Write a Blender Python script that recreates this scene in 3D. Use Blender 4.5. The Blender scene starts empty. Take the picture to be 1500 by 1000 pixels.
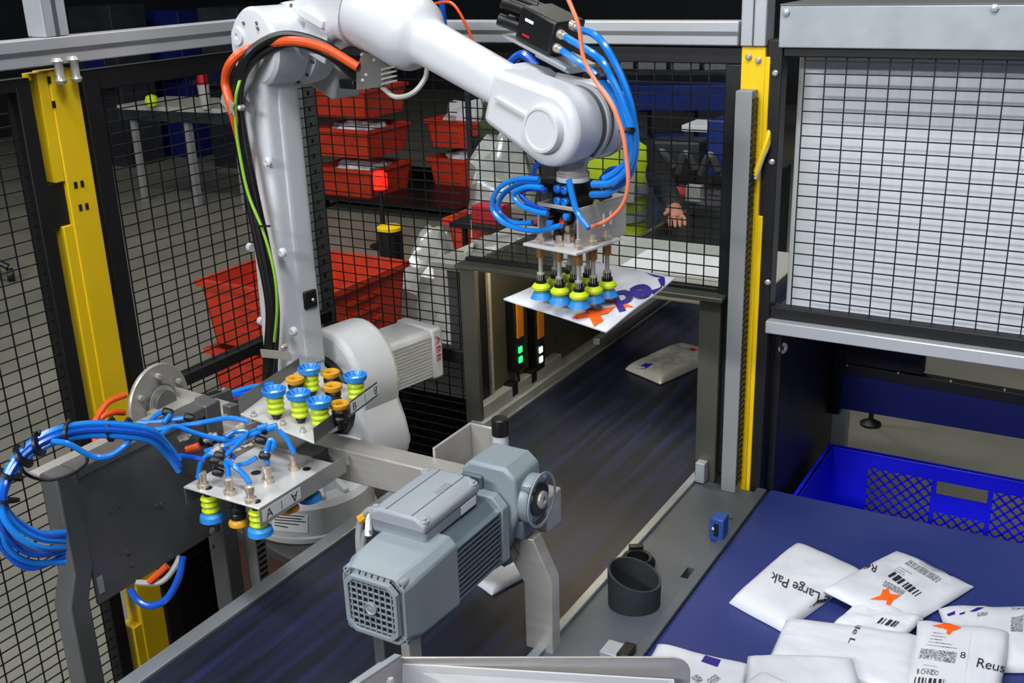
import bpy, bmesh, math, random
from mathutils import Vector, Matrix, noise
random.seed(7)
V = Vector
scene = bpy.context.scene
# ------------------------------------------------------------------ camera
YAW, PITCH, ROLL, FPX = 0.53822626, 0.34367082, -0.03326999, 1584.2
CAM = V((0, 0, 2.2))
_fw = V((-math.sin(YAW) * math.cos(PITCH), math.cos(YAW) * math.cos(PITCH), -math.sin(PITCH)))
_rt = V((math.cos(YAW), math.sin(YAW), 0)); _up = _rt.cross(_fw)
RT = _rt * math.cos(ROLL) + _up * math.sin(ROLL)
UP = -_rt * math.sin(ROLL) + _up * math.cos(ROLL)
FW = _fw
cam_d = bpy.data.cameras.new('camera'); cam = bpy.data.objects.new('camera', cam_d)
scene.collection.objects.link(cam)
cam_d.sensor_width = 36; cam_d.lens = FPX / 1500 * 36; cam_d.clip_start = .05; cam_d.clip_end = 100
m = Matrix.Identity(4)
for i in range(3):
    m[i][0] = RT[i]; m[i][1] = UP[i]; m[i][2] = -FW[i]; m[i][3] = CAM[i]
cam.matrix_world = m
scene.camera = cam
# ------------------------------------------------------------------ light
w = bpy.data.worlds.new('hall'); scene.world = w; w.use_nodes = True
w.node_tree.nodes['Background'].inputs[0].default_value = (.55, .65, .8, 1)
w.node_tree.nodes['Background'].inputs[1].default_value = .06
def area(name, loc, target, sx, sy, e, col=(1, 1, 1)):
    d = bpy.data.lights.new(name, 'AREA'); d.shape = 'RECTANGLE'; d.size = sx; d.size_y = sy
    d.energy = e; d.color = col
    o = bpy.data.objects.new(name, d); scene.collection.objects.link(o); o.location = loc
    o.rotation_euler = (V(target) - V(loc)).to_track_quat('-Z', 'Y').to_euler()
    return o
area('ceiling_light', (-1.1, .2, 5.6), (-1.1, 1.4, .8), 3.6, .4, 165, (.95, .98, 1))
area('ceiling_light', (-2.4, -5.6, 4.9), (-.9, 2.4, 1.2), 3.2, .5, 450, (.96, .98, 1))
area('ceiling_light', (.9, -.2, 5.4), (-.3, 2.2, .9), .4, 3.0, 85, (.95, .98, 1))
area('ceiling_light', (-1.8, 5.6, 5.8), (-2.2, 5.2, 0), 6.0, .5, 95, (1, .95, .86))
area('ceiling_light', (-6.5, 4.0, 5.8), (-6.0, 4.0, 0), .6, 6.0, 150, (1, .97, .9))
vs = scene.view_settings
vs.view_transform = 'Standard'; vs.look = 'None'; vs.exposure = 0.0; vs.gamma = 1; vs.use_curve_mapping = False

# ------------------------------------------------------------------ helpers
def ray(px, py): return RT * ((px - 750) / FPX) - UP * ((py - 500) / FPX) + FW
def at(px, py, X=None, Y=None, Z=None, d=None):
    r = ray(px, py)
    if X is not None: k = (X - CAM.x) / r.x
    elif Y is not None: k = (Y - CAM.y) / r.y
    elif Z is not None: k = (Z - CAM.z) / r.z
    else: k = d
    return CAM + r * k
TH = math.radians(12)
E0 = V((-2.0, 2.16, 0)); A = V((math.cos(TH), -math.sin(TH), 0)); B = V((math.sin(TH), math.cos(TH), 0)); ZZ = V((0, 0, 1))
def F(s, b, z): return E0 + A * s + B * b + ZZ * z           # robot frame
def atF(px, py, b):
    r = ray(px, py); o = E0 + B * b
    return CAM + r * ((o - CAM).dot(B) / r.dot(B))

def lin(c):
    c = c / 255.0
    return c / 12.92 if c <= .04045 else ((c + .055) / 1.055) ** 2.4
def rgb(c): return (lin(c[0]), lin(c[1]), lin(c[2]), 1)
MATS = {}
def mat(name, col, rough=.5, metal=0., var=.08, scale=6., bump=0., bscale=150., stretch=None, col2=None, mixlo=.35, mixhi=.7, emit=0., trans=0., alpha=1., coat=0.):
    if name in MATS: return MATS[name]
    mt = bpy.data.materials.new(name); mt.use_nodes = True; MATS[name] = mt
    nt = mt.node_tree; bs = nt.nodes['Principled BSDF']
    bs.inputs['Roughness'].default_value = rough; bs.inputs['Metallic'].default_value = metal
    bs.inputs['Coat Weight'].default_value = coat
    tc = nt.nodes.new('ShaderNodeTexCoord'); mp = nt.nodes.new('ShaderNodeMapping')
    nt.links.new(tc.outputs['Object'], mp.inputs[0])
    if stretch: mp.inputs['Scale'].default_value = stretch
    nz = nt.nodes.new('ShaderNodeTexNoise'); nz.inputs['Scale'].default_value = scale; nz.inputs['Detail'].default_value = 6
    nt.links.new(mp.outputs[0], nz.inputs['Vector'])
    cr = nt.nodes.new('ShaderNodeValToRGB'); cr.color_ramp.elements[0].position = mixlo; cr.color_ramp.elements[1].position = mixhi
    a = rgb(col)
    if col2: b = rgb(col2)
    else:
        b = tuple(min(1, x * (1 + var)) for x in a[:3]) + (1,); a = tuple(x * (1 - var) for x in a[:3]) + (1,)
    cr.color_ramp.elements[0].color = a; cr.color_ramp.elements[1].color = b
    nt.links.new(nz.outputs[0], cr.inputs[0]); nt.links.new(cr.outputs[0], bs.inputs['Base Color'])
    rr = nt.nodes.new('ShaderNodeMapRange'); rr.inputs[3].default_value = max(0, rough - .06); rr.inputs[4].default_value = min(1, rough + .06)
    nt.links.new(nz.outputs[0], rr.inputs[0]); nt.links.new(rr.outputs[0], bs.inputs['Roughness'])
    if bump:
        n2 = nt.nodes.new('ShaderNodeTexNoise'); n2.inputs['Scale'].default_value = bscale
        nt.links.new(mp.outputs[0], n2.inputs['Vector'])
        bp = nt.nodes.new('ShaderNodeBump'); bp.inputs['Strength'].default_value = bump; bp.inputs['Distance'].default_value = .002
        nt.links.new(n2.outputs[0], bp.inputs['Height']); nt.links.new(bp.outputs[0], bs.inputs['Normal'])
    if emit:
        bs.inputs['Emission Color'].default_value = rgb(col); bs.inputs['Emission Strength'].default_value = emit
    if trans: bs.inputs['Transmission Weight'].default_value = trans
    if alpha < 1: bs.inputs['Alpha'].default_value = alpha
    return mt

M_ROBOT = mat('robot_white_paint', (212, 214, 219), .32, 0, .03, 5, coat=.2)
M_ROBOTG = mat('robot_grey_casting', (196, 198, 200), .45, 0, .05, 6, .15, 120)
M_STEEL = mat('brushed_stainless', (190, 186, 180), .38, .45, .08, 5, .10, 60, (1, 1, 12))
M_STEELD = mat('dull_dark_steel', (112, 113, 114), .45, .5, .14, 5, .1, 80)
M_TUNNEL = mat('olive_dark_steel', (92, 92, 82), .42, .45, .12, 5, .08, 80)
M_STEEL_LIT = mat('lit_stainless', (222, 222, 222), .36, .3, .05, 6, .06, 60, (1, 1, 8))  # lighter copy of the stainless, ceiling light reflections put into its colour
M_GALV = mat('galvanised_sheet', (168, 174, 180), .42, .25, .07, 14, .05, 200)
M_ALU = mat('anodised_aluminium', (190, 193, 197), .35, .4, .04, 4, 0, 50)
M_BLACK = mat('black_powder_coat', (7, 8, 12), .55, 0, .1, 10)
M_BLACKP = mat('black_plastic', (14, 15, 18), .42, 0, .1, 10)
M_RUBBER = mat('dark_rubber', (38, 44, 48), .7, 0, .15, 20)
M_YELLOW = mat('yellow_paint', (240, 200, 6), .42, 0, .05, 5)
M_GREYDUCT = mat('grey_duct_plastic', (140, 142, 142), .55, 0, .05, 6)
M_BELT = mat('dark_belt', (22, 26, 36), .42, 0, .2, 5, .15, 90, (6, .35, 1), (33, 40, 76), .42, .75)
M_BBELT = mat('blue_belt', (31, 45, 110), .5, 0, .1, 3, .15, 160, (1, 1, 1), (44, 56, 116))
M_DECK = mat('grey_deck_plate', (94, 100, 108), .5, .35, .08, 6, .08, 160)
M_RAIL = mat('conveyor_rail', (168, 174, 180), .38, .6, .06, 6)
M_HOSE = mat('blue_hose', (24, 128, 226), .25, 0, .08, 8, coat=.3)
M_HOSED = mat('deep_blue_hose', (18, 84, 196), .25, 0, .08, 8, coat=.3)
M_ORANGE = mat('orange_cable', (226, 84, 26), .38, 0, .05, 8)
M_SALMON = mat('salmon_cable', (240, 132, 92), .38, 0, .05, 8)
M_GY = mat('yellow_green_cable', (138, 188, 52), .4, 0, .05, 8)
M_GREYC = mat('grey_cable', (176, 176, 170), .45, 0, .05, 8)
M_LIME = mat('lime_bellows', (200, 222, 20), .42, 0, .05, 8)
M_CUPB = mat('blue_cup_lip', (42, 138, 218), .42, 0, .05, 8)
M_AMBER = mat('amber_cup', (214, 154, 26), .42, 0, .06, 8)
M_BRASS = mat('nickel_brass', (214, 200, 182), .28, .6, .1, 20)
M_COPPER = mat('bronze_sleeve', (190, 140, 92), .35, .8, .1, 20)
M_MOTOR = mat('motor_grey_paint', (140, 150, 157), .42, 0, .06, 5, .06, 200)
M_MOTORL = mat('motor_lid_grey', (152, 158, 166), .45, 0, .05, 5, .06, 200)
M_FIN = mat('motor_fin_grey', (92, 106, 116), .5, 0, .06, 5)
M_WHITE = mat('white_board', (222, 226, 232), .6, 0, .03, 3)
M_LABEL = mat('white_label', (236, 238, 240), .5, 0, .02, 10)
M_BAG = mat('white_polybag', (212, 214, 221), .36, 0, .02, 6, .12, 40)
M_INK = mat('black_ink', (40, 40, 46), .6, 0, .05, 20)
M_INKG = mat('grey_print', (92, 94, 100), .6, 0, .2, 300, 0, 50, (1, 1, 1), (190, 192, 198), .45, .55)
M_PURPLE = mat('purple_print', (44, 20, 130), .5, 0, .05, 20)
M_OPRINT = mat('orange_print', (255, 98, 12), .5, 0, .04, 20)
M_RED = mat('red_print', (190, 24, 40), .5, 0, .05, 20)
M_OCRATE = mat('orange_crate_plastic', (192, 54, 26), .5, 0, .14, 8)
M_BCRATE = mat('blue_crate_plastic', (20, 24, 226), .42, 0, .06, 6)
M_NAVY = mat('dark_blue_panel', (20, 30, 96), .4, 0, .1, 3)
M_FLOOR = mat('concrete_floor', (112, 112, 104), .42, 0, .1, 1.6, .1, 30, (1, 1, 1), (134, 132, 122), .3, .75)
M_WALL = mat('dark_hall_wall', (30, 33, 40), .8, 0, .2, 1)
M_DARKM = mat('dark_machine_grey', (48, 52, 60), .5, .2, .3, 3)
M_BLUEM = mat('blue_machine_paint', (22, 44, 120), .4, 0, .15, 4)
M_BROWNP = mat('red_brown_primer', (92, 62, 58), .6, 0, .15, 6)
M_CLEARBAG = mat('plastic_film', (150, 152, 150), .16, 0, .2, 9, .8, 22, (1, 1, 1), (186, 186, 180))
M_TABLE = mat('pale_table_top', (176, 178, 172), .45, 0, .05, 4)
M_HIVIS = mat('hi_vis_yellow', (206, 232, 20), .7, 0, .05, 12)
M_BAND = mat('reflective_band', (176, 178, 176), .4, .2, .05, 20)
M_CLOTH = mat('black_cloth', (20, 21, 26), .85, 0, .15, 14, .2, 80)
M_SKIN = mat('skin', (186, 126, 96), .5, 0, .05, 12)
M_HAIR = mat('brown_hair', (58, 38, 28), .6, 0, .2, 40)
M_BSENS = mat('blue_sensor_case', (42, 82, 160), .4, 0, .06, 10)
M_GREENLED = mat('green_led', (40, 230, 110), .4, 0, .02, 5, emit=2.5)
M_WLED = mat('white_led', (220, 255, 230), .4, 0, .02, 5, emit=2.0)
M_REDGLOW = mat('red_glow_lens', (255, 24, 14), .3, 0, .02, 5, emit=3.0)
M_OSENS = mat('orange_sensor_case', (214, 128, 20), .45, 0, .06, 8)

def glass_mat(name):
    mt = bpy.data.materials.new(name); mt.use_nodes = True; nt = mt.node_tree; nt.nodes.clear()
    out = nt.nodes.new('ShaderNodeOutputMaterial'); mx = nt.nodes.new('ShaderNodeMixShader')
    tr = nt.nodes.new('ShaderNodeBsdfTransparent'); gl = nt.nodes.new('ShaderNodeBsdfGlossy'); fr = nt.nodes.new('ShaderNodeFresnel')
    tr.inputs[0].default_value = (.93, .94, .95, 1); gl.inputs['Roughness'].default_value = .04; fr.inputs[0].default_value = 1.45
    nt.links.new(fr.outputs[0], mx.inputs[0]); nt.links.new(tr.outputs[0], mx.inputs[1]); nt.links.new(gl.outputs[0], mx.inputs[2])
    nt.links.new(mx.outputs[0], out.inputs[0]); return mt
M_GLASS = glass_mat('clear_polycarbonate')

COL = scene.collection
WM = {}
def place(o, parent=None, M=None):
    M = M or Matrix.Identity(4)
    COL.objects.link(o); o.matrix_basis = M
    if parent is not None:
        o.parent = parent; o.matrix_parent_inverse = WM[parent.name].inverted()
    WM[o.name] = M
    return o
def tag(o, label=None, cat=None, group=None, kind=None):
    if label: o['label'] = label
    if cat: o['category'] = cat
    if group: o['group'] = group
    if kind: o['kind'] = kind
    return o
def thing(name, label, cat, loc, group=None):
    o = bpy.data.objects.new(name, None); o.empty_display_size = .05
    place(o, None, Matrix.Translation(V(loc)))
    return tag(o, label, cat, group)

class MB:
    def __init__(s): s.v = []; s.f = []
    def add(s, vs_, fs):
        n = len(s.v); s.v += [tuple(x) for x in vs_]; s.f += [tuple(i + n for i in f) for f in fs]; return s
    def box(s, x0, x1, y0, y1, z0, z1):
        return s.add([(x0, y0, z0), (x1, y0, z0), (x1, y1, z0), (x0, y1, z0), (x0, y0, z1), (x1, y0, z1), (x1, y1, z1), (x0, y1, z1)],
                     [(0, 3, 2, 1), (4, 5, 6, 7), (0, 1, 5, 4), (1, 2, 6, 5), (2, 3, 7, 6), (3, 0, 4, 7)])
    def obox(s, c, ax, ay, az, hx, hy, hz):
        c = V(c); ax = V(ax).normalized() * hx; ay = V(ay).normalized() * hy; az = V(az).normalized() * hz
        p = [c + ax * i + ay * j + az * k for k in (-1, 1) for (i, j) in ((-1, -1), (1, -1), (1, 1), (-1, 1))]
        return s.add(p, [(0, 3, 2, 1), (4, 5, 6, 7), (0, 1, 5, 4), (1, 2, 6, 5), (2, 3, 7, 6), (3, 0, 4, 7)])
    def beam(s, p0, p1, wx, wy, up=(0, 0, 1)):
        p0 = V(p0); p1 = V(p1); d = (p1 - p0); L = d.length; d.normalize()
        x = d.cross(V(up)); x = x.normalized() if x.length > 1e-4 else V((1, 0, 0))
        y = x.cross(d)
        return s.obox((p0 + p1) / 2, x, y, d, wx / 2, wy / 2, L / 2)
    def lathe(s, base, axis, prof, n=20, capends=True):
        base = V(base); d = V(axis).normalized()
        x = d.cross(V((0, 0, 1))); x = x.normalized() if x.length > 1e-3 else V((1, 0, 0))
        y = d.cross(x); vs_ = []; fs = []
        for (r, h) in prof:
            for i in range(n):
                a = 2 * math.pi * i / n; vs_.append(base + d * h + x * (r * math.cos(a)) + y * (r * math.sin(a)))
        for k in range(len(prof) - 1):
            for i in range(n):
                j = (i + 1) % n; fs.append((k * n + i, k * n + j, (k + 1) * n + j, (k + 1) * n + i))
        if capends:
            if prof[0][0] > 1e-5: fs.append(tuple(range(n))[::-1])
            if prof[-1][0] > 1e-5: fs.append(tuple(range((len(prof) - 1) * n, len(prof) * n)))
        return s.add(vs_, fs)
    def cyl(s, p0, p1, r0, r1=None, n=16):
        p0 = V(p0); p1 = V(p1); r1 = r0 if r1 is None else r1
        return s.lathe(p0, p1 - p0, [(r0, 0), (r1, (p1 - p0).length)], n)
    def tube(s, pts, r, n=8, sub=6):
        pts = [V(p) for p in pts]; P = []
        if len(pts) > 2 and sub > 1:
            q = [pts[0] * 2 - pts[1]] + pts + [pts[-1] * 2 - pts[-2]]
            for i in range(1, len(q) - 2):
                a, b, c, d = q[i - 1], q[i], q[i + 1], q[i + 2]
                for k in range(sub):
                    t = k / sub
                    P.append(.5 * ((2 * b) + (c - a) * t + (2 * a - 5 * b + 4 * c - d) * t * t + (3 * b - a - 3 * c + d) * t ** 3))
            P.append(pts[-1])
        else: P = pts
        vs_ = []; fs = []; T0 = None; x = None
        for i, p in enumerate(P):
            t = (P[min(i + 1, len(P) - 1)] - P[max(i - 1, 0)]).normalized()
            if x is None:
                x = t.cross(V((.3, .2, 1))); x = x.normalized()
            else:
                x = (x - t * x.dot(t)).normalized()
            y = t.cross(x)
            for k in range(n):
                a = 2 * math.pi * k / n; vs_.append(p + x * (r * math.cos(a)) + y * (r * math.sin(a)))
        for i in range(len(P) - 1):
            for k in range(n):
                j = (k + 1) % n; fs.append((i * n + k, i * n + j, (i + 1) * n + j, (i + 1) * n + k))
        fs.append(tuple(range(n))[::-1]); fs.append(tuple(range((len(P) - 1) * n, len(P) * n)))
        return s.add(vs_, fs)
    def prism(s, poly, ext):
        poly = [V(p) for p in poly]; ext = V(ext); n = len(poly)
        fs = [tuple(range(n))[::-1], tuple(range(n, 2 * n))] + [(i, (i + 1) % n, n + (i + 1) % n, n + i) for i in range(n)]
        return s.add(poly + [p + ext for p in poly], fs)
    def loft(s, rings, cap=True):
        n = len(rings[0]); vs_ = [p for r in rings for p in r]; fs = []
        for k in range(len(rings) - 1):
            for i in range(n):
                j = (i + 1) % n; fs.append((k * n + i, k * n + j, (k + 1) * n + j, (k + 1) * n + i))
        if cap: fs.append(tuple(range(n))[::-1]); fs.append(tuple(range((len(rings) - 1) * n, len(rings) * n)))
        return s.add(vs_, fs)
    def mesh(s, name, mt, ang=35):
        me = bpy.data.meshes.new(name); me.from_pydata(s.v, [], s.f)
        bm = bmesh.new(); bm.from_mesh(me); bmesh.ops.recalc_face_normals(bm, faces=bm.faces); bm.to_mesh(me); bm.free()
        me.materials.append(mt)
        for p in me.polygons: p.use_smooth = True
        me.set_sharp_from_angle(angle=math.radians(ang))
        return me
    def build(s, name, mt, parent=None, bevel=0, ang=35, seg=2, kind=None, label=None):
        o = bpy.data.objects.new(name, s.mesh(name, mt, ang)); place(o, parent)
        if bevel:
            md = o.modifiers.new('bevel', 'BEVEL'); md.width = bevel; md.segments = seg; md.limit_method = 'ANGLE'; md.angle_limit = math.radians(40)
            md.harden_normals = False
        if kind: o['kind'] = kind
        if label: o['label'] = label
        return o
def inst(me, name, parent, M):
    return place(bpy.data.objects.new(name, me), parent, M)
def orient(loc, zdir, xdir=(1, 0, 0)):
    z = V(zdir).normalized(); x = V(xdir); x = (x - z * x.dot(z))
    x = x.normalized() if x.length > 1e-4 else z.orthogonal().normalized()
    y = z.cross(x); M = Matrix.Identity(4)
    for i in range(3): M[i][0] = x[i]; M[i][1] = y[i]; M[i][2] = z[i]; M[i][3] = V(loc)[i]
    return M
def ring(c, u, v, hu, hv, e=2.0, n=32):
    c = V(c); out = []
    for i in range(n):
        a = 2 * math.pi * (i + .5) / n; ca, sa = math.cos(a), math.sin(a)
        out.append(c + V(u) * (hu * math.copysign(abs(ca) ** (2 / e), ca)) + V(v) * (hv * math.copysign(abs(sa) ** (2 / e), sa)))
    return out
_tc = {}
def text_polys(body, cuts=True):
    if body in _tc: return _tc[body]
    cu = bpy.data.curves.new('lettering', 'FONT'); cu.body = body; cu.size = 1; cu.resolution_u = 3
    ob = bpy.data.objects.new('lettering', cu); COL.objects.link(ob); bpy.context.view_layer.update()
    me = bpy.data.meshes.new_from_object(ob.evaluated_get(bpy.context.evaluated_depsgraph_get()))
    bm = bmesh.new(); bm.from_mesh(me); bmesh.ops.triangulate(bm, faces=bm.faces)
    vs_ = [(v.co.x, v.co.y) for v in bm.verts]; fs = [tuple(v.index for v in f.verts) for f in bm.faces]
    bm.free(); bpy.data.meshes.remove(me); bpy.data.objects.remove(ob); bpy.data.curves.remove(cu)
    _tc[body] = (vs_, fs); return _tc[body]
def lettering(name, body, mt, parent, fn, bold=0):
    vs_, fs = text_polys(body)
    w_ = max(x for x, y in vs_); h_ = max(y for x, y in vs_)
    mb = MB(); mb.add([fn(x / w_, y / h_) for x, y in vs_], fs)
    return mb.build(name, mt, parent)
def flat_fn(p0, ux, uy, off):
    p0 = V(p0); ux = V(ux); uy = V(uy); n = ux.cross(uy).normalized() * off
    return lambda u, v: p0 + ux * u + uy * v + n

# ================================================================== the setting
floor = MB().box(-14, 6, -9, 16, -.1, 0).build('floor', M_FLOOR); tag(floor, kind='structure')
wb = MB().box(-14.2, 6.2, 15.9, 16.2, 0, 7).build('wall_back', M_WALL); tag(wb, kind='structure')
wl = MB().box(-14.2, -13.9, -9, 15.9, 0, 7).build('wall_left', M_WALL); tag(wl, kind='structure')
cl = MB().box(-14.2, 6.2, -9, 16, 6.6, 6.8).build('ceiling', M_WALL); tag(cl, kind='structure')

# ================================================================== fences
XF, YF = -2.29, 2.68
WR = .0015
def wires_x(mb, x, y0, y1, z0, z1):      # mesh in plane X=x
    y = y0
    while y < y1: mb.box(x - WR, x + WR, y - WR, y + WR, z0, z1); y += .05
    z = z0
    while z < z1: mb.box(x - WR + .003, x + WR + .003, y0, y1, z - WR, z + WR); z += .03
def wires_y(mb, yy, x0, x1, z0, z1):
    x = x0
    while x < x1: mb.box(x - WR, x + WR, yy - WR, yy + WR, z0, z1); x += .05
    z = z0
    while z < z1: mb.box(x0, x1, yy - WR - .003, yy + WR - .003, z - WR, z + WR); z += .03
ZB = at(312, 535, X=XF).z
# left near panel
t = thing('mesh_fence', 'black wire mesh fence panel left of the yellow post by the blue hose loop', 'fence', (XF, .9, 0), 'black mesh guard panels')
mb = MB(); wires_x(mb, XF, .1, 1.62, .12, 1.94); mb.build('wire_mesh', M_BLACK, t, kind='stuff')
MB().box(XF - .02, XF + .02, 1.615, 1.655, 0, 1.965).build('frame_rail', M_BLACK, t, .003)
MB().box(XF - .02, XF + .02, .06, .1, 0, 1.965).build('frame_rail', M_BLACK, t, .003)
MB().box(XF - .02, XF + .02, .1, 1.615, 1.935, 1.965).build('frame_rail', M_BLACK, t, .003)
MB().box(XF - .02, XF + .02, .1, 1.615, .08, .12).build('frame_rail', M_BLACK, t, .003)
# left far panel
t = thing('mesh_fence', 'black wire mesh fence panel behind the robot column, right of the left yellow post', 'fence', (XF, 2.2, 0), 'black mesh guard panels')
mb = MB(); wires_x(mb, XF, 1.87, 2.665, .12, 1.94); mb.build('wire_mesh', M_BLACK, t, kind='stuff')
MB().box(XF - .02, XF + .02, 1.80, 1.85, 0, 1.965).build('frame_rail', M_BLACK, t, .003)
MB().box(XF - .02, XF + .02, 1.85, 2.64, 1.915, 1.965).build('frame_rail', M_BLACK, t, .003)
MB().box(XF - .02, XF + .02, 1.85, 2.64, ZB - .018, ZB + .018).build('frame_rail', M_BLACK, t, .003)
MB().box(XF - .035, XF - .025, 1.85, 2.64, .02, .70).build('dark_sheet', M_BLACK, t, label='black sheet added for the darkness behind the lower fence')  # added sheet, its black stands in for darkness low behind the fence
# back panel
t = thing('mesh_fence', 'black wire mesh fence panel across the back, over the conveyor opening', 'fence', (-1.6, YF, 0), 'black mesh guard panels')
mb = MB(); wires_y(mb, YF, -2.29, -1.76, .12, 1.94); wires_y(mb, YF, -1.74, -.94, 1.335, 1.94)
mb.build('wire_mesh', M_BLACK, t, kind='stuff')
ZB2 = at(660, 517, Y=YF).z
MB().box(-2.25, -.896, YF - .02, YF + .02, 1.925, 1.965).build('frame_rail', M_BLACK, t, .003)
MB().box(-.942, -.896, YF - .02, YF + .02, .8, 1.925).build('frame_rail', M_BLACK, t, .003)
MB().box(-2.25, -1.76, YF - .02, YF + .02, ZB2 - .022, ZB2 + .022).build('frame_rail', M_BLACK, t, .003)
MB().box(-1.75, -.942, YF - .012, YF + .012, 1.325, 1.337).build('frame_rail', M_BLACK, t, .002)
MB().box(-1.745, -.95, YF + .022, YF + .026, 1.345, 1.92).build('clear_guard_sheet', M_GLASS, t)
# right panel
t = thing('mesh_fence', 'black framed wire mesh panel in front of the white board on the right', 'fence', (-.3, YF, 1.27), 'black mesh guard panels')
mb = MB(); wires_y(mb, YF, -.748, .22, 1.305, 1.945); mb.build('wire_mesh', M_BLACK, t, kind='stuff')
MB().box(-.835, -.797, YF - .025, YF + .025, .70, 1.985).build('frame_rail', M_BLACK, t, .003)
MB().box(-.797, .25, YF - .02, YF + .02, 1.945, 1.966).build('frame_rail', M_BLACK, t, .003)
MB().box(-.797, .25, YF - .02, YF + .02, 1.28, 1.31).build('frame_rail', M_BLACK, t, .003)
MB().box(.22, .25, YF - .02, YF + .02, 1.31, 1.945).build('frame_rail', M_BLACK, t, .003)
for px, py in ((1136, 107), (1131, 237), (1125, 413)):
    p = at(px, py, Y=YF - .027); MB().lathe(p, (0, -1, 0), [(.0075, 0), (.0075, .004), (.004, .007)], 10).build('screw', M_STEEL, t)
bd = MB().box(-.79, .3, YF + .10, YF + .115, 1.26, 2.0).build('back_board', M_WHITE, None, .002)
tag(bd, 'plain white board standing behind the right mesh panel', 'board')
hd = thing('header_panel', 'galvanised metal header plate above the right mesh panel', 'panel', (-.3, YF, 1.97))
MB().box(-.807, .3, YF - .03, YF + .02, 1.967, 2.064).build('plate', M_GALV, hd, .003)
for px, py in ((1152, 18), (1457, 12)):
    p = at(px, py, Y=YF - .03); MB().lathe(p, (0, -1, 0), [(.009, 0), (.009, .005), (.005, .007)], 6).build('bolt', M_ALU, hd)
MB().box(-.807, .3, YF - .03, YF + .3, 2.064, 2.068).build('top_flange', M_STEELD, hd)
# aluminium beams and uprights
def profile_beam(label, p0, p1, w, up=(0, 0, 1), front=None):
    t = thing('aluminium_beam', label, 'beam', p0)
    MB().beam(p0, p1, w, w, up).build('profile', M_ALU, t, .003)
    p0 = V(p0); p1 = V(p1); f_ = V(front)
    for off in (-.006, .006):
        pass
    MB().beam(p0 + f_ * (w / 2 + .0004), p1 + f_ * (w / 2 + .0004), .002, w * .17, up).build('slot', M_STEELD, t)
    return t
profile_beam('aluminium profile beam running along the top of the left mesh fence', (XF + .02, -.6, 2.02), (XF + .02, 2.66, 2.02), .062, front=(1, 0, 0))
profile_beam('aluminium profile beam along the top of the back mesh fence', (-2.24, YF - .01, 2.0), (-.905, YF - .01, 2.0), .058, front=(0, -1, 0))
profile_beam('short aluminium upright standing on the beam above the left yellow post', (XF + .01, 1.735, 2.052), (XF + .01, 1.735, 2.6), .066, (0, 1, 0), front=(1, 0, 0))
profile_beam('aluminium upright rising above the right yellow post', (-.868, YF - .005, 1.97), (-.868, YF - .005, 2.6), .064, (0, 1, 0), front=(0, -1, 0))
ab = thing('aluminium_beam', 'aluminium bar under the right mesh panel above the dark opening', 'beam', (-.3, YF, 1.24))
MB().box(-.80, .3, YF - .045, YF + .03, 1.243, 1.277).build('profile', M_ALU, ab, .003)
# yellow posts
t = thing('fence_post', 'yellow steel fence post on the left with dark bolt holes', 'post', (XF, 1.75, 0))
x1 = XF + .03
MB().box(XF - .03, x1, 1.7, 1.78, 0, 1.975).build('post_face', M_YELLOW, t, .003)
fl = MB()
zn1 = at(95, 262, X=XF).z; zn0 = at(105, 325, X=XF).z; zm0 = at(220, 895, X=XF).z
fl.box(XF - .03, x1 - .004, 1.672, 1.70, zn1, 1.972); fl.box(XF - .03, x1 - .004, 1.672, 1.70, zm0 + .13, zn0); fl.box(XF - .03, x1 - .004, 1.672, 1.70, 0, zm0)
fl.build('post_flange', M_YELLOW, t, .002)
MB().box(XF - .03, x1 - .012, 1.655, 1.70, zn0, zn1).build('clamp', M_BLACK, t, .002)
for zc_ in (1.515, 1.555, 1.57, 1.43):
    pass
for px, py in ((111, 271), (120.5, 269), (118, 304), (127.5, 302), (72, 117), (79, 153)):
    p = at(px, py, X=x1 + .001); MB().obox(p, (0, 1, 0), (0, 0, 1), (1, 0, 0), .0045, .008, .0008).build('slot_hole', M_BLACK, t)
for dy in (-.022, .022):
    c = V((XF + .055, 1.735 + dy, 1.975)); k = MB()
    k.lathe(c + V((0, 0, -.03)), (0, 0, 1), [(.010, 0), (.014, .008), (.010, .016), (.010, .045), (.014, .052), (.008, .06)], 12)
    k.build('clamp_bolt', M_STEEL, t)
t = thing('fence_post', 'yellow steel fence post on the right beside the grey cable duct', 'post', (-.87, YF, 0))
MB().box(-.898, -.838, YF - .03, YF + .03, .7, 1.968).build('post_face', M_YELLOW, t, .003)
MB().box(-.838, -.826, YF - .028, YF + .03, 1.70, 1.945).build('post_flange', M_YELLOW, t, .002)
MB().box(-.838, -.826, YF - .028, YF + .03, .74, 1.55).build('post_flange', M_YELLOW, t, .002)
for px, py in ((1097, 83), (1111, 88)):
    p = at(px, py, Y=YF - .031); MB().lathe(p, (0, -1, 0), [(.008, 0), (.008, .004), (.004, .008)], 10).build('screw', M_STEEL, t)
t = thing('cable_duct', 'grey slotted cable duct strapped to the right yellow post', 'cable duct', (-.87, YF - .05, .77))
MB().box(-.894, -.852, YF - .075, YF - .031, .775, 1.868).build('cover', M_GREYDUCT, t, .002)
sl = MB(); z = .80
while z < 1.85: sl.box(-.8525, -.8485, YF - .070, YF - .034, z, z + .009); z += .0165
sl.build('slotted_side', M_BLACKP, t, kind='stuff')
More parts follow.
